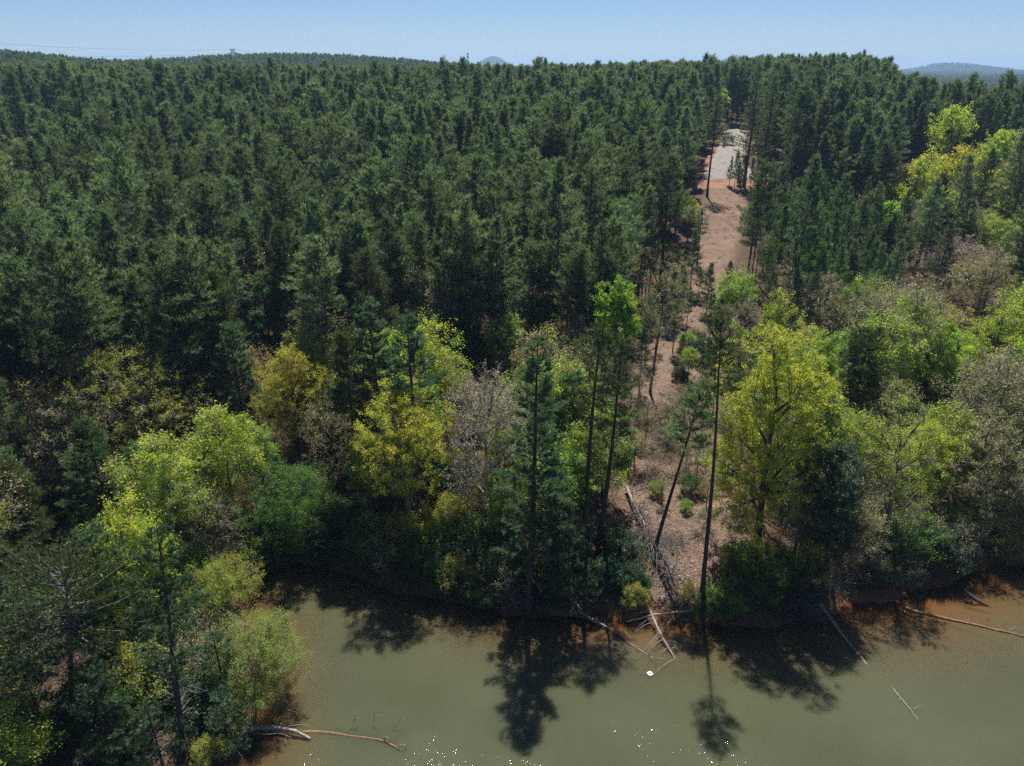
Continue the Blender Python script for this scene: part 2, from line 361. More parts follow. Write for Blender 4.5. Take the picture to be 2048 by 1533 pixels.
# ------------------------------------------------------------------ gravel lane and dirt track
def lane_mat(name, ca, cb, cc):
    m, t, out = mat(name); geo = N(t, 'ShaderNodeNewGeometry'); pos = geo.outputs['Position']
    n1 = noise(t, 1.1, 6, .75, pos); n2 = noise(t, .25, 4, .6, pos)
    c = mix_col(t, mrange(t, n1.outputs[0], .35, .65), ca, cb); c = mix_col(t, mrange(t, n2.outputs[0], .47, .60), c, cc); n3 = noise(t, .9, 3, .5, pos); c = mix_col(t, mrange(t, n3.outputs[0], .60, .68), c, tuple(x * .45 for x in cc))
    p = N(t, 'ShaderNodeBsdfPrincipled'); p.inputs['Roughness'].default_value = .95; t.links.new(c, p.inputs['Base Color'])
    b = N(t, 'ShaderNodeBump'); b.inputs['Distance'].default_value = .08; t.links.new(n1.outputs[0], b.inputs['Height']); t.links.new(b.outputs[0], p.inputs['Normal'])
    t.links.new(p.outputs[0], out.inputs[0]); return m
def sheet(name, poly, lift, m, step=1.0):
    mn, mx_ = poly.min(0), poly.max(0); xs = np.arange(mn[0], mx_[0] + step, step); ys = np.arange(mn[1], mx_[1] + step, step)
    X, Y = np.meshgrid(xs, ys); D = poly_d(X, Y, poly); Z = height(X, Y) + lift * sstep(-1.5, 0.6, D) - .25 * (1 - sstep(-1.5, 0.6, D))
    i = np.arange(X.size).reshape(X.shape); F = np.stack([i[:-1, :-1], i[:-1, 1:], i[1:, 1:], i[1:, :-1]], -1).reshape(-1, 4)
    k = (D > -1.6).ravel()[F].all(1); me = make_mesh(name, [(np.stack([X, Y, Z], -1).reshape(-1, 3), F[k], 0, .5)], [m]); smooth(me)
    return tag(mobj(name, me), kind='structure')
sheet('dirt_verge', np.array([(x, y) for x, y in (LANE - LANE.mean(0)) * 1.28 + LANE.mean(0)]), .10, lane_mat('orange_dirt', (.18, .085, .045), (.25, .15, .09), (.16, .065, .03)))
sheet('gravel_road', LANE, .22, lane_mat('pale_gravel', (.15, .138, .130), (.25, .232, .218), (.20, .165, .135)), .8)
sheet('dirt_road', LLANE, .15, lane_mat('pale_dirt', (.22, .165, .135), (.29, .235, .20), (.24, .145, .10)), 1.2)

# ------------------------------------------------------------------ haze
def box_mesh(name, lo, hi, m):
    x0, y0, z0 = lo; x1, y1, z1 = hi
    V = np.array([(x0, y0, z0), (x1, y0, z0), (x1, y1, z0), (x0, y1, z0), (x0, y0, z1), (x1, y0, z1), (x1, y1, z1), (x0, y1, z1)])
    F = np.array([(0, 3, 2, 1), (4, 5, 6, 7), (0, 1, 5, 4), (1, 2, 6, 5), (2, 3, 7, 6), (3, 0, 4, 7)])
    return make_mesh(name, [(V, F, 0, .5)], [m])
m, t, out = mat('haze_air')
pv = N(t, 'ShaderNodeVolumePrincipled'); pv.inputs['Color'].default_value = (.42, .66, 1, 1); pv.inputs['Density'].default_value = 1.6e-4; pv.inputs['Anisotropy'].default_value = .2
t.links.new(pv.outputs[0], out.inputs['Volume'])
HAZE = True
if HAZE: tag(mobj('haze', box_mesh('haze', (-7200, -800, float(GZ.min()) - 1), (7200, 7700, max(float(GZ.max()), 75) + 12), m)), kind='stuff')

# ================================================================== tree generators
def trunk_poly(rng, H, r0, lean=(0, 0), sway=.02, n=9, rtip=.02, bow=0.0):
    t = np.linspace(0, 1, n); ph = rng.uniform(0, 6.28, 2)
    x = lean[0] * t + bow * np.sin(t * math.pi) + sway * H * np.sin(t * 5 + ph[0]) * t * (1 - t * .6); y = lean[1] * t + sway * H * np.sin(t * 4.3 + ph[1]) * t * (1 - t * .6)
    x = x - x[0]; y = y - y[0]
    P = np.stack([x, y, t * H - .35 * (1 - t)], 1); R = r0 * (1 - t) ** .8 + rtip; R[0] *= 1.35
    return P, R
def along(P, z):
    return np.stack([np.interp(z, P[:, 2], P[:, i]) for i in range(3)], -1)

def pine(seed, H, R, cb, r0, step=.48, per=5, tuft_d=5.2, k=7, ln=.36, wd=.055, lean=(0, 0), m='pine', dead=10, droop=0.0, round_=.65, gap=.0, mb='bark', tuft_lat=.28, sides=7, bow=0):
    """yellow-pine habit: bare pole, short upswept branches carrying tufts of needles"""
    rng = np.random.default_rng(seed)
    TP, TR = trunk_poly(rng, H, r0, lean, .012, 9, .015, bow)
    zb = cb * H; nw = max(3, int((H - zb) / step)); zs = np.repeat(zb + (np.arange(nw) + .5) / nw * (H - zb) * .985, per) + rng.uniform(-.2, .2, nw * per)
    zs = np.clip(zs, zb * .9, H * .985)
    if gap: zs = zs[rng.random(len(zs)) > gap]
    B = len(zs); tt = np.clip((zs - zb) / (H - zb), 0, 1)
    az = rng.uniform(0, 6.283, B); L = R * (1 - tt) ** round_ * (.5 + .5 * sstep(0, .22, tt)) * rng.uniform(.42, 1.25, B) * (1 + .28 * np.sin(az * 1 + seed)) + .22
    el = np.radians(-8 - droop * 20 + 62 * tt ** 1.1 + rng.uniform(-12, 12, B))
    d = np.stack([np.cos(az) * np.cos(el), np.sin(az) * np.cos(el), np.sin(el)], 1)
    b0 = along(TP, zs); end = b0 + d * L[:, None]; end[:, 2] += .16 * L; midp = b0 + d * L[:, None] * .55
    P = bez(b0, midp, end, 4); rb = np.clip(.012 * L + .008, .008, .06)[:, None] * np.linspace(1, .35, 4)[None]
    cnt = np.maximum(2, (L * tuft_d).astype(int)); ib = np.repeat(np.arange(B), cnt); n = len(ib)
    s = rng.uniform(.28, 1.03, n) ** .8; dd = d[ib]
    O = b0[ib] * ((1 - s) ** 2)[:, None] + 2 * midp[ib] * (s * (1 - s))[:, None] + end[ib] * (s * s)[:, None]
    lat = nrm(np.cross(dd, np.array([0, 0, 1.]))); off = rng.normal(0, 1, n) * tuft_lat * L[ib] * (1.15 - .75 * s) + rng.normal(0, .06, n)
    O = O + lat * off[:, None] + rng.normal(0, .07, (n, 3)); O[:, 2] += np.abs(rng.normal(0, .06, n)) - droop * .08
    A = nrm(dd * .7 + lat * np.sign(off)[:, None] * .35 + np.array([0, 0, .75]) + rng.normal(0, .25, (n, 3)))
    top = TP[-1] + np.stack([rng.normal(0, .07, 14), rng.normal(0, .07, 14), rng.uniform(-.7, .12, 14)], 1)
    O = np.vstack([O, top]); A = np.vstack([A, nrm(rng.normal(0, .3, (14, 3)) + np.array([0, 0, 1.]))])
    V, F = needles(rng, O, A, k, ln, wd, (.25, 1.0), ln * .5)
    tint = np.repeat(np.clip(.5 + rng.normal(0, .28, len(O)), 0, 1), k * 3)
    tv, tf = tubes(TP[None], TR[None], sides); bv, bf = tubes(P, rb, 3)
    parts_t = [(tv, tf, 0, .5), (bv, bf, 0, .4)]
    if dead:
        zd = rng.uniform(.25 * zb, zb, dead); a2 = rng.uniform(0, 6.283, dead); Ld = rng.uniform(.4, 1.5, dead) * R / 2.2
        p0 = along(TP, zd); p2 = p0 + np.stack([np.cos(a2) * Ld, np.sin(a2) * Ld, -.1 * Ld], 1); pv_, pf_ = tubes(bez(p0, (p0 + p2) / 2 + [0, 0, .08], p2, 3), np.tile([.022, .016, .007], (dead, 1)), 3)
        parts_t.append((pv_, pf_, 0, .9))
    return make_mesh('trunk', parts_t, [M[mb]]), make_mesh('crown', [(V, F, 0, tint)], [M[m]])

def white_pine(seed, H, R, cb, r0, step=.8, per=5, dens=1.0, k=9, ln=.2, wd=.03, lean=(0, 0), m='white', irr=.35, dead=14, tier=1.0, bow=0, ang=8):
    """soft-needled pine: well spaced whorls of long level boughs that carry flat plumes"""
    ln *= 1.35; wd *= 1.9; dens *= 1.2; per += 1
    rng = np.random.default_rng(seed)
    TP, TR = trunk_poly(rng, H, r0, lean, .008, 9, .012, bow)
    zb = cb * H; zc = []; z = zb
    while z < H - .4:
        zc.append(z); z += step * (1.05 - .55 * (z - zb) / (H - zb)) * rng.uniform(.75, 1.25)
    zs = np.repeat(zc, per) + rng.uniform(-.1, .1, len(zc) * per); zs = zs[rng.random(len(zs)) > .12]; B = len(zs)
    tt = np.clip((zs - zb) / (H - zb), 0, 1); az = rng.uniform(0, 6.283, B)
    L = R * np.clip((1 - tt), .02, 1) ** .72 * (.62 + .38 * sstep(0, .3, tt)) * (1 + irr * rng.uniform(-1, .55, B)) + .25
    el = np.radians(-ang + 46 * tt ** 1.3 + rng.uniform(-9, 9, B)); d = np.stack([np.cos(az) * np.cos(el), np.sin(az) * np.cos(el), np.sin(el)], 1)
    b0 = along(TP, zs); end = b0 + d * L[:, None]; end[:, 2] += .14 * L; mid = b0 + d * (L * .55)[:, None]
    P = bez(b0, mid, end, 5); rb = np.clip(.011 * L + .008, .008, .07)[:, None] * np.linspace(1, .3, 5)[None]
    # side shoots
    nl = np.maximum(4, (L * 5.0 * dens).astype(int)); ib = np.repeat(np.arange(B), nl); n = len(ib); s = rng.uniform(.22, 1.0, n) ** .85
    q = b0[ib] * ((1 - s) ** 2)[:, None] + 2 * mid[ib] * (s * (1 - s))[:, None] + end[ib] * (s * s)[:, None]
    dd = d[ib]; lat = nrm(np.cross(dd, np.array([0, 0, 1.]))) * rng.choice([-1, 1], n)[:, None]
    ld = nrm(dd * .75 + lat * rng.uniform(.3, 1.0, (n, 1)) + np.array([0, 0, .22]) + rng.normal(0, .12, (n, 3))); ll = (.34 * L[ib] * (1.05 - s) + .22) * rng.uniform(.6, 1.2, n)
    sv, sf = tubes(np.stack([q, q + ld * ll[:, None]], 1), np.tile([.009, .004], (n, 1)), 3)
    nt_ = np.maximum(2, (ll * 6.5 * dens + .5).astype(int)); it = np.repeat(np.arange(n), nt_); f = rng.uniform(.25, 1.05, len(it))
    O = q[it] + ld[it] * (ll[it] * f)[:, None] + rng.normal(0, .035, (len(it), 3))
    A = nrm(ld[it] * .9 + np.array([0, 0, .5]) + rng.normal(0, .3, (len(it), 3)))
    topn = 10; O = np.vstack([O, TP[-1] + np.stack([rng.normal(0, .05, topn), rng.normal(0, .05, topn), rng.uniform(-.6, .1, topn)], 1)]); A = np.vstack([A, nrm(rng.normal(0, .3, (topn, 3)) + [0, 0, 1.])])
    V, F = needles(rng, O, A, k, ln, wd, (.2, 1.05), ln * .6)
    tb = np.clip(.5 + rng.normal(0, .16, B), 0, 1); tint = np.concatenate([tb[ib][it], np.full(topn, .7)]) + rng.normal(0, .16, len(O)); tint = np.repeat(np.clip(tint, 0, 1), k * 3)
    tv, tf = tubes(TP[None], TR[None], 8); bv, bf = tubes(P, rb, 4)
    parts_t = [(tv, tf, 0, .5), (bv, bf, 0, .5)]
    if dead:
        zd = rng.uniform(.05 * H, max(zb * 1.15, .3 * H), dead); a2 = rng.uniform(0, 6.283, dead); Ld = rng.uniform(.5, 1.0, dead) * R * .75
        p0 = along(TP, zd); p2 = p0 + np.stack([np.cos(a2) * Ld, np.sin(a2) * Ld, -.28 * Ld], 1); pv_, pf_ = tubes(bez(p0, (p0 + p2) / 2 + [0, 0, .2], p2, 4), np.tile([.03, .022, .014, .006], (dead, 1)), 3)
        parts_t.append((pv_, pf_, 1, .9))
        m2 = 4 * dead; jb = rng.integers(0, dead, m2); ff = rng.uniform(.35, .95, (m2, 1)); qq = p0[jb] * (1 - ff) + p2[jb] * ff + [0, 0, .04]; e2 = qq + nrm((p2 - p0)[jb] + rng.normal(0, .8, (m2, 3))) * rng.uniform(.3, .8, (m2, 1))
        w_, wf_ = tubes(np.stack([qq, e2], 1), np.tile([.01, .004], (m2, 1)), 3); parts_t.append((w_, wf_, 1, .9))
    return make_mesh('trunk', parts_t, [M['bark'], M['twig']]), make_mesh('crown', [(V, F, 0, tint), (sv, sf, 1, .4)], [M[m], M['barkd']])

def kmeans(rng, X, k, it=6):
    C = X[rng.choice(len(X), min(k, len(X)), replace=False)]
    for _ in range(it):
        lab = ((X[:, None] - C[None]) ** 2).sum(-1).argmin(1)
        C = np.array([X[lab == i].mean(0) if (lab == i).any() else C[i] for i in range(len(C))])
    return lab, C
def broadleaf(seed, H, Rx, cbase, r0, tips=420, per_tip=30, leaf=.15, lobes=11, m='maple', mb='barkg', limbs=9, lean=(0, 0), Ry=None, m2=None, frac2=.25, shell=.55, twigs=1.0, spread=.34, trunk_top=.62, upb=1.1, flat=1.0, bow=0, tip_up=.3, stems=1, tw=None, fine=3):
    """spreading tree: trunk -> limbs -> boughs -> twigs, leaves round each twig end; crown outline from uneven lobes"""
    leaf *= 1.02; per_tip = per_tip * 2.3; leaf *= .86; rng = np.random.default_rng(seed); Ry = Ry or Rx; hz = (H - cbase) / 2; cz = cbase + hz
    LC = []; lobes = int(lobes * 1.6); a0 = rng.uniform(0, 6.28)
    for i in range(lobes):
        zz = 1 - 1.75 * (i + .5) / lobes; rr_ = math.sqrt(max(0, 1 - zz * zz)); ph = a0 + i * 2.39996 + rng.normal(0, .25); v = np.array([rr_ * math.cos(ph), rr_ * math.sin(ph), zz])
        v = v / (np.abs(v) ** 2.7).sum() ** (1 / 2.7) * rng.uniform(.52, .72); LC.append((v[0] * Rx, v[1] * Ry, v[2] * hz))
    LC.append((0, 0, hz * .62)); LC = np.array(LC); LR = rng.uniform(.26, .40, len(LC))
    pts = []
    while len(pts) < tips:
        i = rng.integers(len(LC)); v = rdir(rng, 1)[0] * rng.uniform(shell, 1) ** .6
        p = LC[i] + v * LR[i] * np.array([Rx, Ry, hz * flat])
        if p[2] > -hz * 1.02: pts.append(p)
    T = np.array(pts); sc = np.array([Rx, Ry, hz]) / np.abs(T).max(0); T = T * np.minimum(sc, 1.4)
    T[:, 2] += cz
    if stems == 1:
        TP, TR = trunk_poly(rng, cbase + (H - cbase) * trunk_top, r0, (lean[0] * trunk_top, lean[1] * trunk_top), .012, 8, r0 * .22, bow)
    else:
        TP, TR = trunk_poly(rng, max(.6, cbase), r0, (0, 0), .01, 4, r0 * .5)
    T[:, 0] += lean[0] * np.clip(T[:, 2] / H, 0, 1); T[:, 1] += lean[1] * np.clip(T[:, 2] / H, 0, 1)
    lab, C = kmeans(rng, T, limbs); tubes_v = []
    hd = np.hypot(C[:, 0] - np.interp(C[:, 2], TP[:, 2], TP[:, 0]), C[:, 1] - np.interp(C[:, 2], TP[:, 2], TP[:, 1]))
    za = np.clip(C[:, 2] - .85 * hd - .6, TP[-1, 2] * (.35 if stems == 1 else .0), TP[-1, 2]); A0 = along(TP, za)
    if stems > 1: A0 = A0 + rng.normal(0, .12, A0.shape) * [1, 1, 0]
    ctl = A0 * .45 + C * .55 + np.stack([rng.normal(0, .25, len(C)), rng.normal(0, .25, len(C)), .10 * hd + .15], 1)
    LP = bez(A0, ctl, C, 7); LRad = np.clip(r0 * .48, .02, .2) * (.8 + .4 * rng.random(len(C)))[:, None] * np.linspace(1, .32, 7)[None]
    SB, SR, TW = [], [], []
    for i in range(len(C)):
        Xi = T[lab == i]
        if len(Xi) == 0: continue
        k2 = max(2, len(Xi) // 7); l2, C2 = kmeans(rng, Xi, k2, 4)
        seg = rng.integers(2, 7, len(C2)); a0 = LP[i][seg]; c2 = a0 * .5 + C2 * .5 + np.stack([rng.normal(0, .18, len(C2)), rng.normal(0, .18, len(C2)), np.full(len(C2), .12)], 1)
        sp = bez(a0, c2, C2, 5); SB.append(sp); SR.append(np.clip(r0 * .17, .012, .06) * np.tile(np.linspace(1, .4, 5), (len(C2), 1)))
        for j in range(len(C2)):
            Xj = Xi[l2 == j]
            if len(Xj): TW.append(np.stack([sp[j][rng.integers(2, 5, len(Xj))], Xj], 1))
    SB = np.concatenate(SB); SR = np.concatenate(SR); TW = np.concatenate(TW)
    tv, tf = tubes(TP[None], TR[None], 9); lv, lf = tubes(LP, LRad, 6); bv, bf = tubes(SB, SR, 4)
    mid = TW.mean(1) + rng.normal(0, .07, (len(TW), 3)) + [0, 0, .05]; TWP = bez(TW[:, 0], mid, TW[:, 1] + [0, 0, tip_up * .3], 3)
    wv, wf = tubes(TWP, np.tile([.014, .010, .005], (len(TWP), 1)) * (twigs if twigs > 0 else 1), 3)
    parts_t = [(tv, tf, 0, .5), (lv, lf, 0, .5), (bv, bf, 1, .5)]
    parts_c = [(wv, wf, 2, .5)]
    E = TW[:, 1]; din = nrm(TW[:, 1] - TW[:, 0])
    if fine:
        ii = np.repeat(np.arange(len(E)), fine); st = TW[ii, 0] + (TW[ii, 1] - TW[ii, 0]) * rng.uniform(.3, 1, (len(ii), 1)); en = st + nrm(din[ii] + rng.normal(0, .6, (len(ii), 3)) + [0, 0, .25]) * rng.uniform(.35, .75, (len(ii), 1)) * spread / .34
        fv, ff_ = tubes(np.stack([st, en], 1), np.tile([.007, .003], (len(ii), 1)) * max(twigs, .6), 3); parts_c.append((fv, ff_, 2, .5))
    n = int(len(E) * per_tip); ie = rng.integers(0, len(E), n)
    if fine:
        ix = rng.integers(0, len(ii), n); f = rng.uniform(.15, 1.08, (n, 1)); Cn = st[ix] * (1 - f) + en[ix] * f + rng.normal(0, .11 * spread / .34, (n, 3)); ie = ii[ix]
    else:
        Cn = E[ie] + rng.normal(0, spread * .5, (n, 3))
    tb = np.clip(.5 + rng.normal(0, .22, len(E)), 0, 1)
    sel = rng.random(len(E)) < (frac2 if m2 else 0)
    for mi, msk in ((0, ~sel[ie]), (1, sel[ie])):
        if msk.sum() == 0: continue
        V, F = leaves(rng, Cn[msk], leaf, upb); parts_c.append((V, F, mi, np.repeat(np.clip(tb[ie][msk] + rng.normal(0, .2, msk.sum()), 0, 1), 3)))
    return make_mesh('trunk', parts_t, [M[mb], M[tw or mb]]), make_mesh('crown', parts_c, [M[m], M[m2 or m], M['twig' if twigs >= 1 else 'barkd']])

def hides(u, vt, hw, Y):
    """would a tree with this projected top stand in front of a named one?"""
    for uh, wh, v0, v1, Yh in HB:
        if Y < Yh - .5 and abs(u - uh) < .75 * wh + .5 * hw and vt < v0 + .62 * (v1 - v0): return True
    return False
NAMED = []                                                     # (u, v, short phrase) of trees a label can point to
def put(name, label, cat, meshes, loc, rotz=0.0, sc=1.0, group=None):
    o = thing(name, label, cat, loc, rotz, sc, group)
    c = mobj('crown', meshes[1], o); tr = mobj('trunk', meshes[0], o)
    return o
def spot(u, v, Y):
    """point of a tree top seen at (u, v) at distance Y: base location, height, metres per photo pixel"""
    X, _, Z, t = at_y(u, v, Y); g = ground(X, Y); return (X, Y, g - .05), Z - g, t / FPX

# ================================================================== the trees one can point at
def solve(utop, vtop, Y=None, base=None, vbot=None):
    if base is not None:
        b = hit(*base); Y = b[1]; bx = b[0]
    X, _, Z, t = at_y(utop, vtop, Y)
    if base is None: bx = X
    g = ground(bx, Y) - .05
    zb = at_y(utop, vbot, Y)[2] if vbot else g
    return (bx, Y, g), Z - g, (X - bx, 0), float(np.clip((zb - g) / (Z - g), .02, .95)), t / FPX
seedc = [100]
def nseed(): seedc[0] += 1; return seedc[0]
HB = []                                                        # u, half width, v top, v bottom, distance of every named tree
OCC = []                                                       # (x, y, r) already taken by a named tree
def hero(kind, label, short, u, v, Y=None, wpx=100, vbot=None, base=None, cat='tree', name=None, group=None, **kw):
    loc, H, lean, cb, mpp = solve(u, v, Y, base, vbot); R = wpx / 2 * mpp; s = nseed()
    far_ = max(1.0, loc[1] / 72)
    if kind == 'pine':
        a = dict(r0=.011 * H + .03, per=7, step=.40, k=8, ln=.36, wd=.055, tuft_d=10, lean=lean, dead=14); a.update(kw); a['tuft_d'] /= far_ ** .8; a['wd'] *= far_ ** .5
        me = pine(s, H, R, cb, **a); name = name or 'pine_tree'
    elif kind == 'white':
        a = dict(r0=.011 * H + .03, lean=lean); a.update(kw)
        me = white_pine(s, H, R, cb, **a); name = name or 'white_pine_tree'
    else:
        a = dict(r0=.012 * H + .05, lean=lean, m=kind); a.update(kw); a['per_tip'] = a.get('per_tip', 30) / far_ ** 1.1; a['leaf'] = a.get('leaf', .15) * far_ ** .4
        me = broadleaf(s, H, R, cb * H, **a); name = name or 'broadleaf_tree'
    HB.append((u, wpx / 2, v, vbot or v + 200, loc[1])); OCC.append((loc[0], loc[1], min(R * .6, 2.6))); NAMED.append((u, v, short))
    return put(name, label, cat, me, loc, 0, 1.0, group)

# -- shore, middle
hero('white', 'tallest soft-needled white pine standing at the water edge with a dark straight trunk', 'tall white pine at the water edge', 1078, 676, wpx=215, vbot=1120, base=(1056, 1222), k=10, ln=.21, wd=.026, dens=1.12, step=.95, irr=.45, dead=24, name='white_pine_tree')
hero('white', 'short drooping white pine leaning over the water beside the tallest white pine', 'short drooping white pine', 1140, 1035, wpx=150, vbot=1200, base=(1140, 1226), dens=.9, dead=18)
hero('pine', 'slender dark pine with a narrow crown just behind the tallest white pine', 'slender dark pine behind the white pine', 1200, 655, wpx=100, vbot=860, base=(1163, 1120), m='olivepine', gap=.5, round_=.5, tuft_d=8, dead=30)
hero('pine', 'slender dark pine with drooping lower boughs beside the upper end of the leaf-strewn slope', 'slender pine beside the slope', 1246, 690, wpx=112, vbot=900, base=(1196, 1110), m='olivepine', gap=.6, round_=.45, tuft_d=8, dead=30)
hero('lime', 'vivid lime green narrow tall tree rising beside the cleared slope', 'vivid lime green tree', 1240, 552, 74, 88, 735, tips=380, per_tip=34, leaf=.19, lobes=9, limbs=9, trunk_top=.9, r0=.17, spread=.3, m2='green', frac2=.15)
hero('paleg', 'thin budding tree with pale green twigs standing on the cleared slope', 'thin budding tree on the slope', 1338, 520, wpx=120, vbot=690, base=(1300, 785), tips=330, per_tip=9, leaf=.12, limbs=8, twigs=1.3, trunk_top=.9, r0=.14)
hero('pine', 'leaning pine with a tufted one-sided crown, trunk slanting across the leaf-strewn slope', 'leaning pine on the slope', 1400, 785, wpx=105, vbot=905, base=(1305, 1112), m='pine', gap=.3, round_=.3, r0=.19, dead=20)
hero('pine', 'tall straight pole pine with a small crown left of the big yellow-green maple', 'pole pine left of the maple', 1447, 640, wpx=92, vbot=800, base=(1404, 1200), m='olivepine', gap=.5, round_=.35, r0=.2, dead=36)
hero('maple', 'big yellow-green maple in fresh leaf, the largest crown beside the clearing', 'big yellow-green maple', 1572, 628, wpx=285, vbot=1135, base=(1512, 1100), tips=1100, per_tip=30, leaf=.165, lobes=22, limbs=16, m2='lime', frac2=.3, mb='barkd', r0=.3, shell=.35, trunk_top=.7, name='maple_tree')
hero('lime', 'bright green crown growing against the far side of the big yellow-green maple', 'bright green crown behind the maple', 1660, 668, 60, 75, 900, tips=200, per_tip=30, leaf=.17, lobes=7)
hero('pine', 'dark leaning pine with a broad flat crown beside the yellow-green maple', 'dark leaning pine right of the maple', 1742, 668, wpx=138, vbot=860, base=(1688, 885), m='olivepine', round_=.35, gap=.2, k=8, dead=16)
hero('deep', 'dark evergreen holly in the shade below the big yellow-green maple', 'dark holly', 1668, 880, wpx=130, vbot=1130, base=(1650, 1172), tips=420, per_tip=40, leaf=.14, lobes=12, mb='barkd', twigs=.8, name='holly_tree')
hero('paleg', 'sparse yellowish tree with a slim grey trunk standing on the right bank', 'sparse yellowish tree', 1815, 800, wpx=165, vbot=1060, base=(1765, 1110), tips=420, per_tip=12, leaf=.14, limbs=10, m2='maple', frac2=.4, twigs=1.2)
hero('maple', 'low bushy yellow-green tree behind the right bank', 'low bushy yellow-green tree', 1865, 850, 59, 160, 1050, tips=420, per_tip=26, leaf=.16, m2='lime', frac2=.3, lobes=12)
hero('paleg', 'small crooked tree whose dark trunk curves up from the clay bank', 'small crooked tree', 1742, 1010, wpx=130, vbot=1120, base=(1664, 1190), tips=160, per_tip=9, leaf=.13, limbs=6, mb='barkd', r0=.13, trunk_top=.85, bow=-.55)
hero('lime', 'bright rounded yellow-green tree between pale budding oaks', 'bright rounded yellow-green tree', 1905, 642, 78, 122, 810, tips=420, per_tip=32, leaf=.18, m2='maple', frac2=.35, lobes=12)
hero('maple', 'loose yellow-green tree with dark limbs at the edge of the picture', 'loose yellow-green tree', 2015, 612, 80, 140, 790, tips=380, per_tip=18, leaf=.17, m2='lime', frac2=.3, mb='barkd')
hero('bud', 'large pale beige budding oak with a wide dome of bare twigs', 'large beige budding oak', 1985, 505, 106, 190, 690, tips=850, per_tip=14, leaf=.17, lobes=16, limbs=14, twigs=1.4, m2='paleg', frac2=.3, name='oak_tree')
hero('pink', 'pinkish grey budding oak behind the pale beige one', 'pinkish grey budding oak', 1925, 472, 114, 150, 620, tips=600, per_tip=10, leaf=.16, lobes=13, limbs=12, twigs=1.5, name='oak_tree')
hero('bud', 'tan budding tree leaning over the right bank, lowest on that side', 'tan budding tree on the right bank', 2000, 830, 57, 190, 1090, tips=650, per_tip=11, leaf=.15, lobes=14, limbs=12, twigs=1.3, m2='paleg', frac2=.4, name='oak_tree')
hero('bud', 'olive tan budding tree cut by the edge of the frame above the right shore', 'olive tan budding tree', 2060, 930, 56, 150, 1110, tips=420, per_tip=12, leaf=.15, twigs=1.3, m2='paleg', frac2=.5, name='oak_tree')
hero('paleg', 'pale sapling between the dark leaning pine and the rounded yellow-green tree', 'pale sapling', 1800, 745, 66, 110, 930, tips=240, per_tip=10, leaf=.13, twigs=1.2)
hero('bud', 'tan budding tree at the near edge of the young pines', 'tan tree by the young pines', 1548, 520, 97, 130, 640, tips=420, per_tip=9, leaf=.15, twigs=1.3, m2='paleg', frac2=.3, name='oak_tree')
hero('bud', 'grey-tan budding tree behind the crown of the big yellow-green maple', 'grey-tan tree behind the maple', 1650, 545, 92, 140, 680, tips=460, per_tip=9, leaf=.15, twigs=1.3, m2='rust', frac2=.25, name='oak_tree')
hero('maple', 'small bright yellow tree peeping over the top of the big maple', 'small bright yellow tree', 1562, 582, 79, 72, 700, tips=170, per_tip=22, leaf=.16, m2='lime', frac2=.4)
hero('bud', 'thin grey sapling with bare twigs right of the cleared slope', 'thin grey sapling', 1490, 590, 84, 90, 690, tips=220, per_tip=5, leaf=.12, twigs=1.3)
# -- shore, left of the tall white pine
hero('pink', 'half-bare oak with whitish limbs and pinkish buds left of the tallest white pine', 'half-bare oak with whitish limbs', 968, 718, 55, 205, 1060, tips=900, per_tip=7, leaf=.13, lobes=18, limbs=15, twigs=1.6, m2='maple', frac2=.18, mb='dead', tw='dead', r0=.24, name='oak_tree', shell=.3)
hero('maple', 'spreading yellow-green oak with layered boughs above the dark cove', 'spreading yellow-green oak', 800, 778, 54, 225, 990, tips=560, per_tip=24, leaf=.155, lobes=14, limbs=12, m2='goldoak', frac2=.3, r0=.26, flat=.75, name='oak_tree')
hero('lime', 'small fresh lime green tree tucked behind the spreading yellow-green oak', 'small lime green tree', 752, 745, 64, 88, 860, tips=200, per_tip=30, leaf=.15)
hero('goldoak', 'golden dome-shaped maple in flower left of the middle', 'golden dome-shaped maple', 575, 690, 67, 170, 920, tips=620, per_tip=24, leaf=.15, lobes=14, limbs=12, m2='maple', frac2=.35, name='maple_tree')
hero('rust', 'dull rusty bare-twigged tree between the golden maple and the yellow-green oak', 'rusty bare-twigged tree', 655, 790, 62, 120, 960, tips=300, per_tip=7, leaf=.12, twigs=1.3, mb='barkd')
hero('white', 'dense blue-green white pine standing dark behind the golden maple', 'dense blue-green white pine', 455, 648, 69, 150, 900, dens=1.15, irr=.25, k=9, ln=.22, wd=.032)
hero('goldoak', 'wide yellowish budding oak with bare grey boughs, the broadest crown on the left', 'wide yellowish budding oak', 238, 690, 62, 330, 985, tips=1050, per_tip=17, leaf=.16, lobes=20, limbs=16, m2='paleg', frac2=.3, twigs=1.35, r0=.34, name='oak_tree', shell=.4)
hero('paleg', 'pale grey-green oak beside the broad yellowish one', 'pale grey-green oak', 120, 780, 57, 200, 1000, tips=520, per_tip=10, leaf=.14, twigs=1.35, m2='bud', frac2=.4, name='oak_tree')
hero('white', 'dark green white pine in front of the broad yellowish oak', 'dark white pine before the broad oak', 165, 835, 51.5, 205, 1110, dens=1.1, irr=.35, k=9, ln=.2, wd=.027, m='whitey')
hero('lime', 'thin light green tree with a forked leaning trunk below the broad yellowish oak', 'thin light green forked tree', 330, 945, 48, 120, 1070, tips=210, per_tip=16, leaf=.13, mb='barkd', m2='paleg', frac2=.4)
hero('bud', 'bare grey tree with boughs arching toward the dark cove', 'bare grey arching tree', 412, 985, 50, 130, 1120, tips=260, per_tip=5, leaf=.11, twigs=1.5, m2='paleg', frac2=.5)
hero('green', 'rounded mid green tree hanging over the dark cove', 'rounded green tree over the cove', 572, 925, 54.5, 205, 1115, tips=560, per_tip=32, leaf=.13, lobes=14, cat='tree', twigs=.8, mb='barkd')
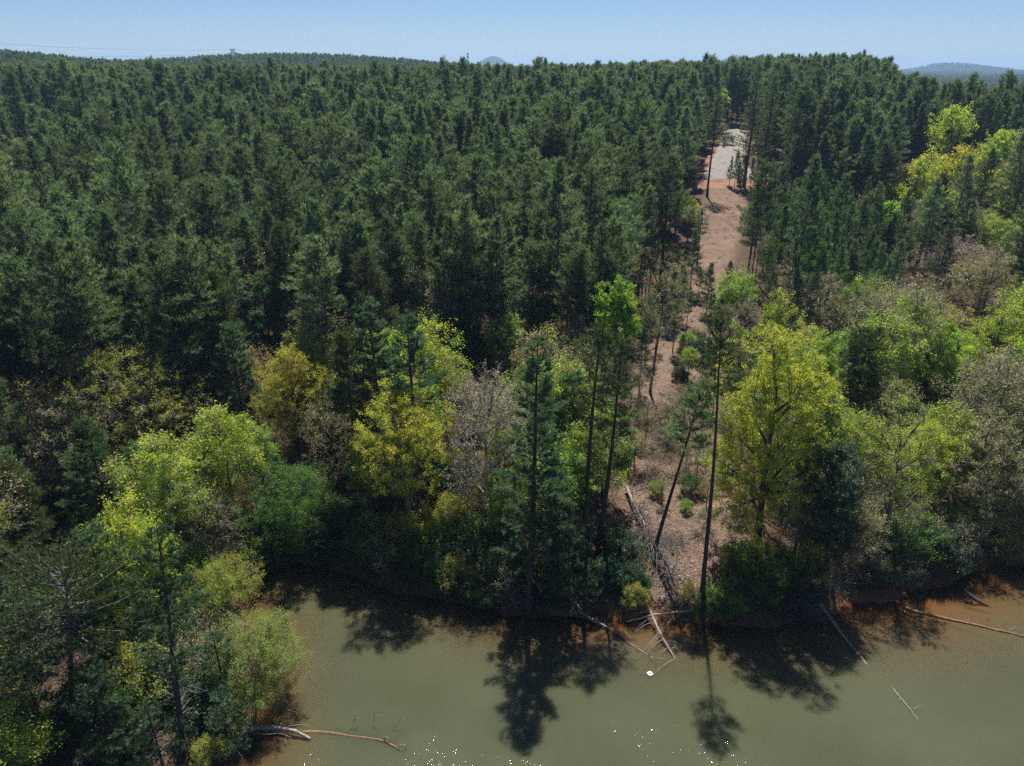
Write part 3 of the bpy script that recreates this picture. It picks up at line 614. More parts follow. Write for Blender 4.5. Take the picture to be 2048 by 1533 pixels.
hero('goldoak', 'low golden bush above the shaded water of the cove', 'low golden bush', 440, 1125, 44, 150, 1215, tips=220, per_tip=16, leaf=.13, m2='lime', frac2=.3, stems=4, cat='shrub', name='shrub')
hero('white', 'white pine on the near left bank with a clear grey-blue trunk', 'white pine on the near left bank', 312, 1055, wpx=190, vbot=1340, base=(368, 1500), dens=.95, irr=.55, k=9, ln=.19, wd=.022, m='whitey', step=.95, dead=26)
hero('pine', 'old flat-topped scrub pine with a tangle of grey bare twigs on the near left bank', 'flat-topped scrub pine', 130, 1140, wpx=330, vbot=1290, base=(142, 1405), m='olivepine', round_=.25, step=.36, per=6, gap=.1, ln=.28, wd=.05, tuft_d=8, tuft_lat=.34, mb='barkg', dead=110, r0=.2, k=9)
hero('paleg', 'yellow-green willow-like bush hanging out over the lake from the left bank', 'willow-like bush over the lake', 478, 1245, 38.0, 205, 1440, tips=620, per_tip=26, leaf=.10, stems=6, limbs=14, m2='lime', frac2=.35, twigs=1.0, cat='shrub', name='shrub', lean=(1.2, 0), spread=.4, r0=.09)
hero('white', 'bluish young white pine close to the willow-like bush', 'bluish young white pine', 424, 1265, 36.5, 110, 1390, dens=1.0, k=8, ln=.17, wd=.022)
hero('white', 'young white pine in the lower left corner with a broad base', 'young white pine in the corner', 185, 1335, 32, 190, 1500, dens=1.0, k=8, ln=.17, wd=.022, m='white')
hero('white', 'small white pine beside the fallen pale log', 'small white pine by the fallen log', 440, 1385, 33.2, 110, 1500, dens=1.0, k=8, ln=.16, wd=.022)
hero('white', 'bushy white pine sapling near the bottom edge on the left bank', 'bushy white pine sapling', 290, 1405, 31.5, 130, 1530, dens=1.0, k=8, ln=.16, wd=.022)
hero('white', 'young white pine at the left frame edge with reaching boughs', 'young white pine at the left edge', 40, 1330, 33, 150, 1480, dens=.9, k=8, ln=.17, wd=.022, m='whitey')
hero('pine', 'thin olive pine at the left frame edge above the scrub pine', 'thin olive pine at the left edge', 20, 930, 49, 120, 1080, m='olivepine', gap=.2, round_=.4)
# -- second row
hero('white', 'blue-green white pine with layered boughs behind the yellow-green oak', 'layered white pine', 815, 622, 57.5, 155, 830, dens=1.0, k=8, ln=.21, wd=.03)
hero('white', 'pale blue-green white pine left of the layered one', 'pale blue-green white pine', 738, 598, 60, 125, 800, dens=1.0, k=8, ln=.25, wd=.038)
hero('white', 'soft white pine rising between the plantation front and the dense blue-green pine', 'soft white pine by the plantation', 520, 548, 84, 110, 690, dens=1.0, k=8, ln=.25, wd=.038)
hero('pine', 'round-headed olive pine behind the small lime green tree', 'round-headed olive pine', 690, 672, 59, 130, 830, m='olivepine', round_=.4)
hero('pine', 'round-crowned pine with an open pole between two white pines', 'round-crowned pine', 922, 618, 80, 104, 740, m='pine', round_=.45)
hero('pine', 'broad rounded pine at the front of the plantation, widest crown there', 'broad rounded pine', 1066, 496, 88, 130, 660, m='pine', round_=.42, k=8)
hero('pine', 'tall dark pine with a long bare pole left of the vivid lime green tree', 'tall dark bare-poled pine', 1160, 498, 80, 98, 690, m='pine', round_=.5)
hero('lime', 'fresh green understory tree in a gap between pines', 'fresh green understory tree', 1010, 625, 79, 90, 760, tips=220, per_tip=26, leaf=.16, m2='green', frac2=.5)
hero('green', 'dull green understory tree behind the half-bare oak', 'dull green understory tree', 905, 735, 66, 100, 850, tips=220, per_tip=20, leaf=.15, m2='goldoak', frac2=.3)
# -- upper right hardwoods
for u, v, Y, wp, vb, kd, k2, lab, sh in (
    (1920, 207, 168, 96, 310, 'maple', 'lime', 'brilliant yellow-green dome standing against the dark far valley', 'brilliant yellow-green dome'),
    (2002, 262, 160, 72, 350, 'lime', 'maple', 'bright green-yellow tree beside the brilliant dome', 'bright green-yellow tree'),
    (1932, 292, 150, 96, 390, 'goldoak', 'maple', 'orange-tinged tree below the brilliant yellow-green dome', 'orange-tinged tree'),
    (1845, 322, 146, 84, 420, 'lime', 'maple', 'light green tree left of the orange-tinged one', 'light green tree'),
    (1980, 345, 146, 80, 430, 'maple', 'paleg', 'ragged yellow tree below the bright green-yellow tree', 'ragged yellow tree'),
    (2040, 305, 152, 90, 420, 'paleg', 'bud', 'pale tree at the right frame edge on the upper slope', 'pale upper-slope tree'),
    (1890, 372, 138, 80, 450, 'maple', 'lime', 'yellow-green bushy tree between pines on the right slope', 'yellow-green bushy tree'),
    (2030, 400, 132, 90, 480, 'lime', 'green', 'leafy green tree at the right frame edge above the beige oak', 'leafy green edge tree'),
    (1780, 408, 128, 60, 480, 'lime', 'green', 'small green tree in the shade of the right-hand pines', 'small shaded green tree'),
    (1960, 425, 128, 70, 490, 'bud', 'paleg', 'pale budding tree between dark pines on the right slope', 'pale budding slope tree'),
    (1870, 300, 160, 60, 380, 'paleg', 'maple', 'pale yellowish tree left of the brilliant dome', 'pale yellowish slope tree'),
    (1985, 300, 156, 60, 380, 'green', 'lime', 'mid green tree between the bright hardwoods', 'mid green slope tree'),
    (2075, 350, 146, 90, 450, 'maple', 'lime', 'yellow-green crown cut by the right frame edge', 'yellow-green edge crown'),
    (1900, 425, 128, 70, 490, 'lime', 'paleg', 'lime tinted tree low on the right slope', 'lime tinted slope tree'),
    (1800, 372, 140, 60, 440, 'maple', 'lime', 'small yellow tree at the left end of the hardwood slope', 'small yellow slope tree'),
    (2040, 262, 172, 70, 330, 'paleg', 'lime', 'pale green tree highest at the right frame edge', 'pale green edge tree'),
    (1815, 330, 150, 60, 410, 'rust', 'pink', 'small brownish bare tree on the right slope', 'small brownish tree')):
    hero(kd, lab, sh, u, v, Y, wp, vb, tips=300, per_tip=24, leaf=.26, lobes=10, m2=k2, frac2=.4, fine=2, spread=.5)
# -- pines that stand out on the right and beside the lane
for u, v, Y, wp, vb, lab, sh in (
    (1598, 275, 152, 96, 430, 'rounded grey-green pine standing forward of the right-hand stand', 'rounded grey-green pine'),
    (1520, 128, 176, 66, 330, 'tall pine right of the gravel lane with boughs almost to the ground', 'tall pine right of the lane'),
    (1551, 150, 178, 60, 330, 'second tall pine right of the gravel lane', 'second tall pine right of the lane'),
    (1436, 190, 168, 58, 290, 'pine with a bare black pole crossing the left side of the gravel lane', 'bare-poled pine by the lane'),
    (1865, 392, 124, 110, 500, 'broad dark pine below the right-hand hardwoods', 'broad dark pine'),
    (1745, 388, 128, 110, 540, 'dark broad-crowned pine behind the young pines', 'dark pine behind the young pines'),
    (1950, 405, 124, 110, 520, 'dark broad pine above the pinkish oak', 'dark pine above the pinkish oak'),
    (1820, 470, 106, 96, 600, 'dark ragged pine left of the pinkish oak', 'dark ragged pine'),
    (1690, 300, 146, 80, 470, 'dense dark pine behind the rounded grey-green one', 'dense dark pine'),
    (1405, 420, 124, 44, 470, 'small feathery pine on the left edge of the clearing', 'small feathery pine')):
    hero('pine', lab, sh, u, v, Y, wp, vb, tuft_d=6.5, k=7, ln=.38, wd=.055, step=.5)

# ------------------------------------------------------------------ fallen trees, logs and floating things
def poly_px(pts, z=None):
    out = []
    for p in pts:
        u, v = p[0], p[1]; h = p[2] if len(p) > 2 else .1
        b = hit(u, v) if z is None else at_z(u, v, z); out.append((b[0], b[1], b[2] + h))
    return np.array(out)
def resample(P, n):
    L = np.concatenate([[0], np.cumsum(np.linalg.norm(np.diff(P, axis=0), axis=1))]); s = np.linspace(0, L[-1], n)
    return np.stack([np.interp(s, L, P[:, i]) for i in range(3)], 1)
def log_part(P, r0, r1, n=16, k=8, seed=1, rough=.08):
    rng = np.random.default_rng(seed); Q = resample(P, n); R = np.linspace(r0, r1, n) * (1 + rng.normal(0, rough, n))
    V, F = tubes(Q[None], R[None], k); return Q, V + rng.normal(0, r0 * .05, V.shape), F
def fallen(name, label, cat, P, r0, r1, m='dead', side=(), twig_n=0, twig_l=1.0, seed=5, tw='dead', up=.3, part='trunk', leafy=None):
    rng = np.random.default_rng(seed); o = thing(name, label, cat, tuple(P[0])); O = np.array(P[0])
    Q, V, F = log_part(np.array(P) - O, r0, r1, seed=seed); mobj(part, smooth(make_mesh(part, [(V, F, 0, .5)], [M[m]])), o)
    for b in side:
        B = np.array(b[0]) - O; q, v, f = log_part(B, b[1], b[2], n=9, k=6, seed=seed + 3); mobj('branch', smooth(make_mesh('branch', [(v, f, 0, .5)], [M[tw]])), o)
    if twig_n:
        i = rng.integers(3, len(Q) - 1, twig_n); ax = nrm(Q[i + 1] - Q[i] + 1e-6); dr = nrm(ax * .6 + rng.normal(0, .8, (twig_n, 3)) + [0, 0, up]); ll = twig_l * rng.uniform(.4, 1.2, (twig_n, 1))
        e = Q[i] + dr * ll; mi = Q[i] + dr * ll * .5 + rng.normal(0, .06, (twig_n, 3)); TP = bez(Q[i], mi, e, 4)
        v1, f1 = tubes(TP, np.tile(np.array([.022, .016, .011, .005]) * max(.5, twig_l ** .5), (twig_n, 1)), 4)
        j = np.repeat(np.arange(twig_n), 4); ff = rng.uniform(.3, 1, (len(j), 1)); st = Q[i][j] * (1 - ff) + e[j] * ff; en = st + nrm(dr[j] + rng.normal(0, .6, (len(j), 3))) * ll[j] * rng.uniform(.2, .5, (len(j), 1))
        v2, f2 = tubes(np.stack([st, en], 1), np.tile([.010, .004], (len(j), 1)), 3)
        tag(mobj('twigs', make_mesh('twigs', [(v1, f1, 0, .5), (v2, f2, 0, .5)], [M[tw]]), o), kind='stuff')
        if leafy:
            C = np.concatenate([en, e]); C = np.repeat(C, 14, 0) + rng.normal(0, .16, (len(C) * 14, 3)); lv, lf = leaves(rng, C, .11); mobj('foliage', make_mesh('foliage', [(lv, lf, 0, rng.random(len(lv)))], [M[leafy]]), o)
    return o
# left: pale log from the bank, its orange drowned continuation and the twigs that break the surface
a = poly_px([(452, 1462), (500, 1461), (552, 1458), (590, 1464), (620, 1474)], z=.28); a[0, 2] = .75; a[1, 2] = .5; a[-1, 2] = .1
sb = [(poly_px([(498, 1465), (525, 1472), (560, 1469), (585, 1478)], z=.3), .045, .012), (poly_px([(575, 1455), (600, 1452), (617, 1453)], z=.35), .035, .01), (poly_px([(574, 1472), (572, 1480), (573, 1491)], z=.15), .03, .01), (poly_px([(545, 1456), (560, 1450), (566, 1452)], z=.4), .03, .012)]
fallen('fallen_log', 'thick pale fallen log reaching from the left bank into the water', 'log', a, .21, .09, 'dead', sb, 8, .5, 11, up=.5)
a = poly_px([(606, 1465), (640, 1466), (668, 1469), (700, 1474), (740, 1479), (765, 1484), (790, 1497), (806, 1504)], z=-.12); a[:, 2] = [-.1, -.07, -.05, -.05, -.05, .0, .05, -.06]
sb = [(np.array([at_z(767, 1483, .0), at_z(770, 1474, .35), at_z(777, 1476, .4), at_z(781, 1487, .05)]), .04, .02), (np.array([at_z(795, 1499, .0), at_z(801, 1490, .4), at_z(810, 1490, .4), at_z(813, 1500, 0)]), .04, .02), (np.array([at_z(790, 1497, .0), at_z(800, 1486, .3), at_z(806, 1482, .6)]), .03, .01)]
fallen('drowned_log', 'orange-brown drowned log with curled grey branch stubs at its far end', 'log', a, .13, .06, 'wetwood', sb, 0, 1, 12)
for i, (pts, lab) in enumerate((([(698, 1461, 0), (706, 1445, .4), (712, 1432, .9), (715, 1420, 1.1)], 'thin grey twig poking out of the lake, leftmost of three'),
                               ([(745, 1459, 0), (749, 1440, .5), (748, 1424, 1.0)], 'forked grey twig poking out of the lake, middle of three'),
                               ([(784, 1461, 0), (793, 1449, .4), (799, 1444, .6), (802, 1432, .9)], 'bent grey twig poking out of the lake, rightmost of three'))):
    P = np.array([at_z(u, v, h) for u, v, h in pts]); e = P[1]
    s_ = [(np.array([e, e + [.25 + .1 * i, .1, .35], e + [.5, .05, .3]]), .022, .008), (np.array([P[2], P[2] + [-.1, .1, .25]]), .018, .006)]
    fallen('drowned_branch', lab, 'branch', P, .035, .012, 'dead', s_, 0, seed=20 + i)
# middle: leafy fallen tree over the bank with a rib-like row of branches, cross logs, thin log
a = poly_px([(1268, 1195, 1.6), (1290, 1222, 1.0), (1303, 1245, .7), (1316, 1270, .5), (1330, 1292, .35), (1350, 1318, .0)])
rb_ = []
for s0, du, dv in ((.38, -52, 18), (.47, -36, 26), (.55, -44, 24), (.66, -40, 46), (.69, -30, 38), (.79, -38, 36), (.87, -22, 18), (.60, 26, 20), (.82, 30, 6)):
    Q = resample(a, 30); q = Q[int(s0 * 29)]; pu, pv_, _ = project(*q); e = at_z(float(pu) + du, float(pv_) + dv, .05); md = (q + e) / 2 + [.1 * math.sin(s0 * 40), .3 + .2 * math.cos(s0 * 33), .3 + .2 * math.sin(s0 * 57)]; rb_.append((bez(q[None], md[None], e[None], 7)[0], .03, .008))
rb_.append((np.array([a[-1], at_z(1328, 1330, .25), at_z(1306, 1350, .05)]), .03, .012))
fallen('fallen_tree', 'fallen tree lying off the bank into the lake with a row of rib-like bare branches', 'tree', a, .17, .05, 'dead', rb_, 10, .7, 31)
a = poly_px([(1253, 1250, .35), (1280, 1247, .5), (1305, 1245, .8), (1340, 1238, .6), (1385, 1230, .5)]); fallen('driftwood_log', 'pale driftwood log lying along the waterline across the fallen tree', 'log', a, .05, .13, 'dead', [], 6, .5, 32)
a = poly_px([(1326, 1268, .05), (1336, 1254, .4), (1347, 1240, .55)]); fallen('driftwood_log', 'short orange driftwood stick propped against the longer driftwood log', 'log', a, .06, .07, 'wetwood', [], 0, 1, 33)
a = poly_px([(1157, 1230, .45), (1190, 1248, .3), (1212, 1258, .22), (1236, 1269, .12), (1262, 1290, .04), (1300, 1314, .02), (1332, 1320, .02)]); fallen('fallen_sapling', 'thin fallen sapling floating out from the foot of the tallest white pine', 'tree', a, .10, .02, 'dead', [], 26, .7, 34, up=.1)
# grey fallen pine on the slope: pole plus a fan of bleached branches
a = poly_px([(1253, 984, .5), (1262, 1010, .7), (1273, 1035, .8), (1284, 1060, 1.0), (1300, 1095, 1.1), (1325, 1140, 1.0), (1350, 1180, .6)])
rng = np.random.default_rng(35); fb = []
Q = resample(a, 30)
for i in range(16):
    q = Q[rng.integers(12, 27)]; pu, pv_, _ = project(*q); e = hit(float(pu) + rng.uniform(-30, 62), float(pv_) + rng.uniform(45, 105)); e[2] += rng.uniform(.3, 1.3); fb.append((np.array([q, (q + e) / 2 + [0, 0, rng.uniform(.0, .5)], e]), .03, .008))
fallen('fallen_pine', 'bleached fallen pine on the slope with a fan of grey bare branches', 'tree', a, .17, .03, 'dead', fb, 240, 2.0, 36, tw='twig', up=-.05)
for i, (pts, lab) in enumerate((([(1388, 1172, .3), (1378, 1205, 1.2), (1376, 1215, 1.0)], 'bleached snag arching up beside the foot of the pole pine'), ([(1395, 1180, .4), (1420, 1205, .8), (1460, 1225, .6)], 'bleached bare branch slanting over the bank below the pole pine'), ([(1262, 985, .3), (1290, 974, .4), (1325, 960, .3)], 'long thin bleached stick lying above the fallen pine'))):
    fallen('dead_branch', lab, 'branch', poly_px(pts), .045, .015, 'dead', [], 14, .8, 40 + i)
# right: slanting drowned trunk, ribbed drowned log with its root end, stump, brush
a = poly_px([(1636, 1226, .9), (1660, 1243, .35), (1672, 1257, .18), (1690, 1280, .10), (1712, 1304, .03), (1735, 1330, -.10), (1760, 1352, -.16), (1780, 1368, -.12), (1800, 1395, -.02), (1822, 1422, .06), (1838, 1440, -.05)]); a[:, 2] = np.where(a[:, 2] > .5, a[:, 2], [.9, .3, .18, .12, .05, -.08, -.12, -.08, .02, .05, -.03])
fallen('sunken_log', 'slim fallen trunk slanting from the brushy bank far out under the lake surface', 'log', a, .13, .03, 'dead', [(np.array([a[9], a[9] + [.9, .3, .25]]), .02, .008), (np.array([a[8], a[8] + [-.4, -.6, .2]]), .02, .008)], 10, .5, 51)
a = np.array([at_z(u, v, h) for u, v, h in ((1808, 1215, .25), (1830, 1224, .12), (1856, 1229, .05), (1890, 1238, .02), (1930, 1246, .02), (1960, 1252, .03), (1990, 1260, .03), (2020, 1266, .04), (2060, 1277, .02))])
sd = [(np.array([at_z(1810, 1214, .2), at_z(1807, 1206, .8), at_z(1808, 1200, 1.0)]), .05, .03), (np.array([at_z(1810, 1216, .2), at_z(1809, 1226, .3)]), .06, .03)]
for u, v, du, dv in ((1890, 1236, 14, -20), (1932, 1244, 16, -22), (1972, 1250, 6, -28), (2006, 1256, 9, -20), (2020, 1262, 22, -30)): sd.append((np.array([at_z(u, v, 0), at_z(u + du * .5, v + dv * .3, .3), at_z(u + du, v + dv * .55, .85)]), .03, .01))
fallen('drowned_log', 'long drowned log with upright bare side branches along the clay shallows', 'log', a, .16, .07, 'wetwood', sd, 10, .4, 52)
a = np.array([at_z(1934, 1186, .75), at_z(1945, 1196, .5), at_z(1960, 1205, .2), at_z(1985, 1217, -.1)]); sd = [(np.array([a[0], at_z(1934, 1200, .35), at_z(1929, 1207, 0)]), .07, .03), (np.array([a[0], at_z(1946, 1200, .3), at_z(1942, 1208, -.05)]), .07, .03), (np.array([a[0], at_z(1930, 1190, .6), at_z(1926, 1196, .1)]), .06, .03), (np.array([a[0], a[0] + [-.2, .2, .3]]), .07, .04)]
fallen('tree_stump', 'dark uprooted stump with root stubs standing in the orange shallows', 'stump', a, .20, .06, 'barkd', sd, 0, 1, 53, tw='bark')
rng = np.random.default_rng(54)
def brush(label, uv, r, n, m='twig', ln=1.5, seed=1, name='brush_pile'):
    rng = np.random.default_rng(seed); c = hit(*uv); o = thing(name, label, 'brush', tuple(c)); n0 = n
    st = rng.normal(0, r * .4, (n, 3)) * [1, 1, .1] + [0, 0, .15]; az = rng.uniform(0, 6.283, n); en = st + np.stack([np.cos(az), np.sin(az), rng.uniform(.0, .9, n)], 1) * ln * rng.uniform(.4, 1.1, (n, 1))
    v, f = tubes(bez(st, (st + en) / 2 + rng.normal(0, .1, (n, 3)) + [0, 0, .15], en, 4), np.tile([.018, .014, .010, .005], (n, 1)), 3)
    j = np.repeat(np.arange(n), 4); q = st[j] + (en - st)[j] * rng.uniform(.3, 1, (len(j), 1)) + [0, 0, .1]; e2 = q + nrm((en - st)[j] + rng.normal(0, .7, (len(j), 3))) * rng.uniform(.15, .5, (len(j), 1)) * ln * .6
    v2, f2 = tubes(np.stack([q, e2], 1), np.tile([.008, .004], (len(j), 1)), 3)
    tag(mobj('branches', make_mesh('branches', [(v, f, 0, .5)], [M[m]]), o), kind='stuff'); tag(mobj('twigs', make_mesh('twigs', [(v2, f2, 0, .5)], [M[m]]), o), kind='stuff'); return o
brush('tangled grey brush pile on the bank where the slim fallen trunk starts', (1618, 1222), 1.6, 130, 'twig', 1.9, 61)
brush('low dry brush spilling over the clay bank under the crooked tree', (1580, 1232), 1.5, 90, 'barkd', 1.6, 62)
brush('grey dry twigs heaped on the clearing below the leaning pine', (1345, 1085), 1.6, 150, 'twig', 1.5, 63)
brush('dark dry brush scattered across the middle of the cleared slope', (1335, 900), 2.6, 170, 'barkd', 1.4, 68)
brush('dark twiggy brush on the slope left of the leaning pine crown', (1290, 960), 2.0, 130, 'barkd', 1.3, 69)
brush('dead brown brush on the slope right of the leaning pine crown', (1415, 905), 1.8, 110, 'barkd', 1.3, 70)
brush('tangle of dry brush on the waterline beside the driftwood log', (1350, 1228), 1.2, 80, 'barkd', 1.2, 64)
brush('bleached dead branches hanging below the half-bare oak', (985, 1150), 1.5, 70, 'dead', 2.2, 65)
brush('heap of pale dead boughs at the root of the fallen pale log', (455, 1450), 1.3, 80, 'twig', 1.4, 66)
brush('dry grey brush on the left bank below the scrub pine', (235, 1425), 1.8, 110, 'twig', 1.6, 67)
# leaning dead limb on the right
a = poly_px([(1905, 985, .3)]); b0 = a[0]; pts = [b0]
for u, v in ((1916, 838), (1945, 808), (1985, 782), (2030, 778)): pts.append(np.array(at_y(u, v, b0[1])[:3]))
fallen('leaning_tree', 'bare grey tree leaning steeply to the right over paler crowns', 'tree', np.array(pts), .22, .07, 'barkg', [(np.array([pts[2], at_y(1960, 770, b0[1] + 1)[:3], at_y(1968, 735, b0[1] + 2)[:3]]), .08, .02), (np.array([pts[1], at_y(1880, 842, b0[1])[:3], at_y(1858, 830, b0[1])[:3]]), .07, .02), (np.array([pts[3], at_y(2010, 758, b0[1])[:3], at_y(2040, 740, b0[1])[:3]]), .05, .015)], 60, 2.0, 71, tw='barkg')
# white square float
c = at_z(1300, 1349, .0); o = thing('foam_float', 'small white square foam float with a dark hole near the ribbed fallen tree', 'float', tuple(c), .5, .78)
sq = []
for k_ in range(4):
    an = k_ * math.pi / 2; cx, cyy = .17 * math.cos(an), .17 * math.sin(an); lx, ly = (.07, .24) if k_ % 2 == 0 else (.099, .10)
    V = np.array([(cx + sx * lx, cyy + sy * ly, z) for z in (-.03, .11) for sx, sy in ((-1, -1), (1, -1), (1, 1), (-1, 1))]); sq.append((V, np.array([(3, 2, 1, 0), (4, 5, 6, 7), (0, 1, 5, 4), (1, 2, 6, 5), (2, 3, 7, 6), (3, 0, 4, 7)]), 0, .5))
mobj('frame', make_mesh('frame', sq, [plain('white_foam', (.62, .62, .60))]), o)
V = np.array([(-.1, -.1, .0), (.1, -.1, .0), (.1, .1, .0), (-.1, .1, .0), (-.1, -.1, .03), (.1, -.1, .03), (.1, .1, .03), (-.1, .1, .03)])  # near-black block stands in for the dark of the float's hole
mobj('center_pad', make_mesh('center_pad', [(V, np.array([(3, 2, 1, 0), (4, 5, 6, 7), (0, 1, 5, 4), (1, 2, 6, 5), (2, 3, 7, 6), (3, 0, 4, 7)]), 0, .5)], [plain('dark_rubber', (.02, .02, .02))]), o)

# ------------------------------------------------------------------ pylon, mast and power lines on the skyline
steel = plain('galvanised_steel', (.16, .17, .19), .6)
def bars(segs, r):
    P = np.array([[a, b] for a, b in segs], float); return tubes(P, np.full(P.shape[:2], r), 4)
X, Yp, Zt, _ = at_y(465, 99, 860); g = ground(X, Yp); Hh = Zt - g
o = thing('pylon', 'steel lattice power pylon on the far ridge', 'pylon', (X, Yp, g)); segs = []
lv_ = [0, .3, .55, .75, .9, 1.0]; wd_ = [5.2, 3.9, 2.9, 2.1, 1.5, .9]
for i in range(5):
    for sx, sy in ((1, 1), (1, -1), (-1, -1), (-1, 1)):
        segs.append(((sx * wd_[i], sy * wd_[i], lv_[i] * Hh), (sx * wd_[i + 1], sy * wd_[i + 1], lv_[i + 1] * Hh)))
        nx_, ny_ = (sx, -sy) if sx == sy else (-sx, sy)
        segs.append(((sx * wd_[i], sy * wd_[i], lv_[i] * Hh), (nx_ * wd_[i + 1], ny_ * wd_[i + 1], lv_[i + 1] * Hh))); segs.append(((sx * wd_[i], sy * wd_[i], lv_[i] * Hh), (nx_ * wd_[i], ny_ * wd_[i], lv_[i] * Hh)))
v, f = bars(segs, .20); mobj('lattice', make_mesh('lattice', [(v, f, 0, .5)], [steel]), o)
for zf, L in ((.985, 4.5), (.86, 5.5)):
    v, f = bars([((-L, 0, zf * Hh), (L, 0, zf * Hh)), ((-L, 0, zf * Hh), (0, 0, zf * Hh + 1.1)), ((L, 0, zf * Hh), (0, 0, zf * Hh + 1.1))], .22); mobj('crossarm', make_mesh('crossarm', [(v, f, 0, .5)], [steel]), o)
for zf, L, ue, ve, lab in ((.985, 4.2, -60, 84, 'uppermost power line wire running left from the pylon'), (.86, 5.3, -60, 108, 'lower power line wire running left from the pylon'), (.985, -4.2, 720, 122, 'power line wire running right from the pylon behind the treetops')):
    p0 = np.array([X - L, Yp, g + zf * Hh]); e = np.array(at_y(ue, ve, 620 if ue < 0 else 900)[:3]); md = (p0 + e) / 2 - [0, 0, 5]
    v, f = tubes(bez(p0[None] - p0, md[None] - p0, e[None] - p0, 24), np.full((1, 24), .09), 4); wo = mobj('power_line', make_mesh('power_line', [(v, f, 0, .5)], [steel]), None, tuple(p0)); tag(wo, lab, 'wire')
X, Ym, Zt, _ = at_y(935.5, 106, 900); g = ground(X, Ym); Hh = Zt - g
o = thing('radio_mast', 'thin radio mast with antenna drums above the far treetops', 'mast', (X, Ym, g))
v, f = tubes(np.array([[[0, 0, 0], [0, 0, Hh]]]), np.array([[.45, .28]]), 8); mobj('pole', make_mesh('pole', [(v, f, 0, .5)], [steel]), o)
for z in (Hh - 1.4, Hh - 4.6):
    v, f = tubes(np.array([[[0, 0, z - 1.1], [0, 0, z - .9], [0, 0, z + .9], [0, 0, z + 1.1]]]), np.array([[.3, .95, .95, .3]]), 10); mobj('antenna', make_mesh('antenna', [(v, f, 0, .5)], [steel]), o)

# ================================================================== small growth along the shore (copies of a few kinds)
LIB = {
 'lime_shrub': broadleaf(901, 3.2, 1.7, .25, .06, tips=130, per_tip=26, leaf=.13, m='lime', m2='green', frac2=.3, stems=4, limbs=6, lobes=7),
 'green_shrub': broadleaf(902, 3.0, 1.9, .2, .06, tips=150, per_tip=30, leaf=.12, m='green', m2='deep', frac2=.3, stems=4, limbs=6, lobes=7, mb='barkd', twigs=.8),
 'dark_shrub': broadleaf(903, 2.8, 1.8, .2, .06, tips=150, per_tip=34, leaf=.13, m='deep', stems=4, limbs=6, lobes=7, mb='barkd', twigs=.8),
 'golden_shrub': broadleaf(904, 3.4, 1.8, .3, .06, tips=140, per_tip=16, leaf=.13, m='goldoak', m2='paleg', frac2=.4, stems=4, limbs=6, lobes=7),
 'bare_shrub': broadleaf(905, 3.6, 1.9, .3, .06, tips=170, per_tip=4, leaf=.11, m='bud', m2='rust', frac2=.4, stems=5, limbs=7, lobes=7, twigs=1.2),
 'green_tree': broadleaf(906, 9, 2.6, 2.5, .13, tips=240, per_tip=24, leaf=.16, m='green', m2='lime', frac2=.3, limbs=8, lobes=9, mb='barkd'),
 'lime_tree': broadleaf(907, 9, 2.4, 2.6, .12, tips=220, per_tip=20, leaf=.16, m='lime', m2='paleg', frac2=.35, limbs=8, lobes=9),
 'bare_tree': broadleaf(908, 10, 2.8, 2.6, .13, tips=260, per_tip=6, leaf=.13, m='bud', m2='paleg', frac2=.5, limbs=8, lobes=9, twigs=1.3),
 'rusty_tree': broadleaf(909, 8.5, 2.4, 2.2, .12, tips=220, per_tip=9, leaf=.14, m='rust', m2='goldoak', frac2=.4, limbs=8, lobes=9, twigs=1.2, mb='barkd'),
 'small_white_pine': white_pine(910, 8.5, 2.5, .08, .12, dens=.9, k=8, ln=.22, wd=.03, dead=6),
 'maple_small': broadleaf(913, 10, 2.9, 2.2, .13, tips=260, per_tip=20, leaf=.15, m='maple', m2='lime', frac2=.45, limbs=9, lobes=9),
 'slim_pine': pine(912, 15, 2.1, .42, .14, m='pine', gap=.08, round_=.6, k=8, ln=.40, wd=.058, tuft_d=8, per=6, step=.44),
 'olive_pine': pine(911, 12.5, 1.9, .38, .15, m='olivepine', gap=.15, round_=.45, k=8, ln=.36, wd=.055, tuft_d=9, per=7, step=.40),
}
LOOK = {'lime_shrub': ('shrub', 'fresh lime green shrub'), 'green_shrub': ('shrub', 'leafy mid green shrub'), 'dark_shrub': ('shrub', 'dark glossy evergreen shrub'), 'golden_shrub': ('shrub', 'golden budding shrub'), 'bare_shrub': ('shrub', 'bare twiggy grey shrub'),
        'green_tree': ('tree', 'small mid green understory tree'), 'lime_tree': ('tree', 'small lime green understory tree'), 'bare_tree': ('tree', 'small bare budding tree'), 'rusty_tree': ('tree', 'small rusty budding tree'), 'small_white_pine': ('tree', 'small soft white pine'), 'olive_pine': ('tree', 'slender olive pine'), 'slim_pine': ('tree', 'slim dark green pine'), 'maple_small': ('tree', 'small sunlit yellow-green tree')}
used_labels = {}
taken_labels = set()
def distinct(lab, u, v):
    """when a label is already in use, add how the tree lies to one, then another, of the trees nearby"""
    if lab in taken_labels:
        near = sorted(NAMED, key=lambda n: (n[0] - u) ** 2 + ((n[1] + 60 - v) * .8) ** 2)
        for n in near[:9]:
            if n[2] in lab: continue
            du, dv = u - n[0], v - n[1]; rel = ('right of' if du > 0 else 'left of') if abs(du) > abs(dv) * .6 else ('below' if dv > 0 else 'above')
            new = f'{lab}, {rel} the {n[2]}'
            if len(new.split()) <= 16 and new not in taken_labels: lab = new; break
    taken_labels.add(lab); return lab
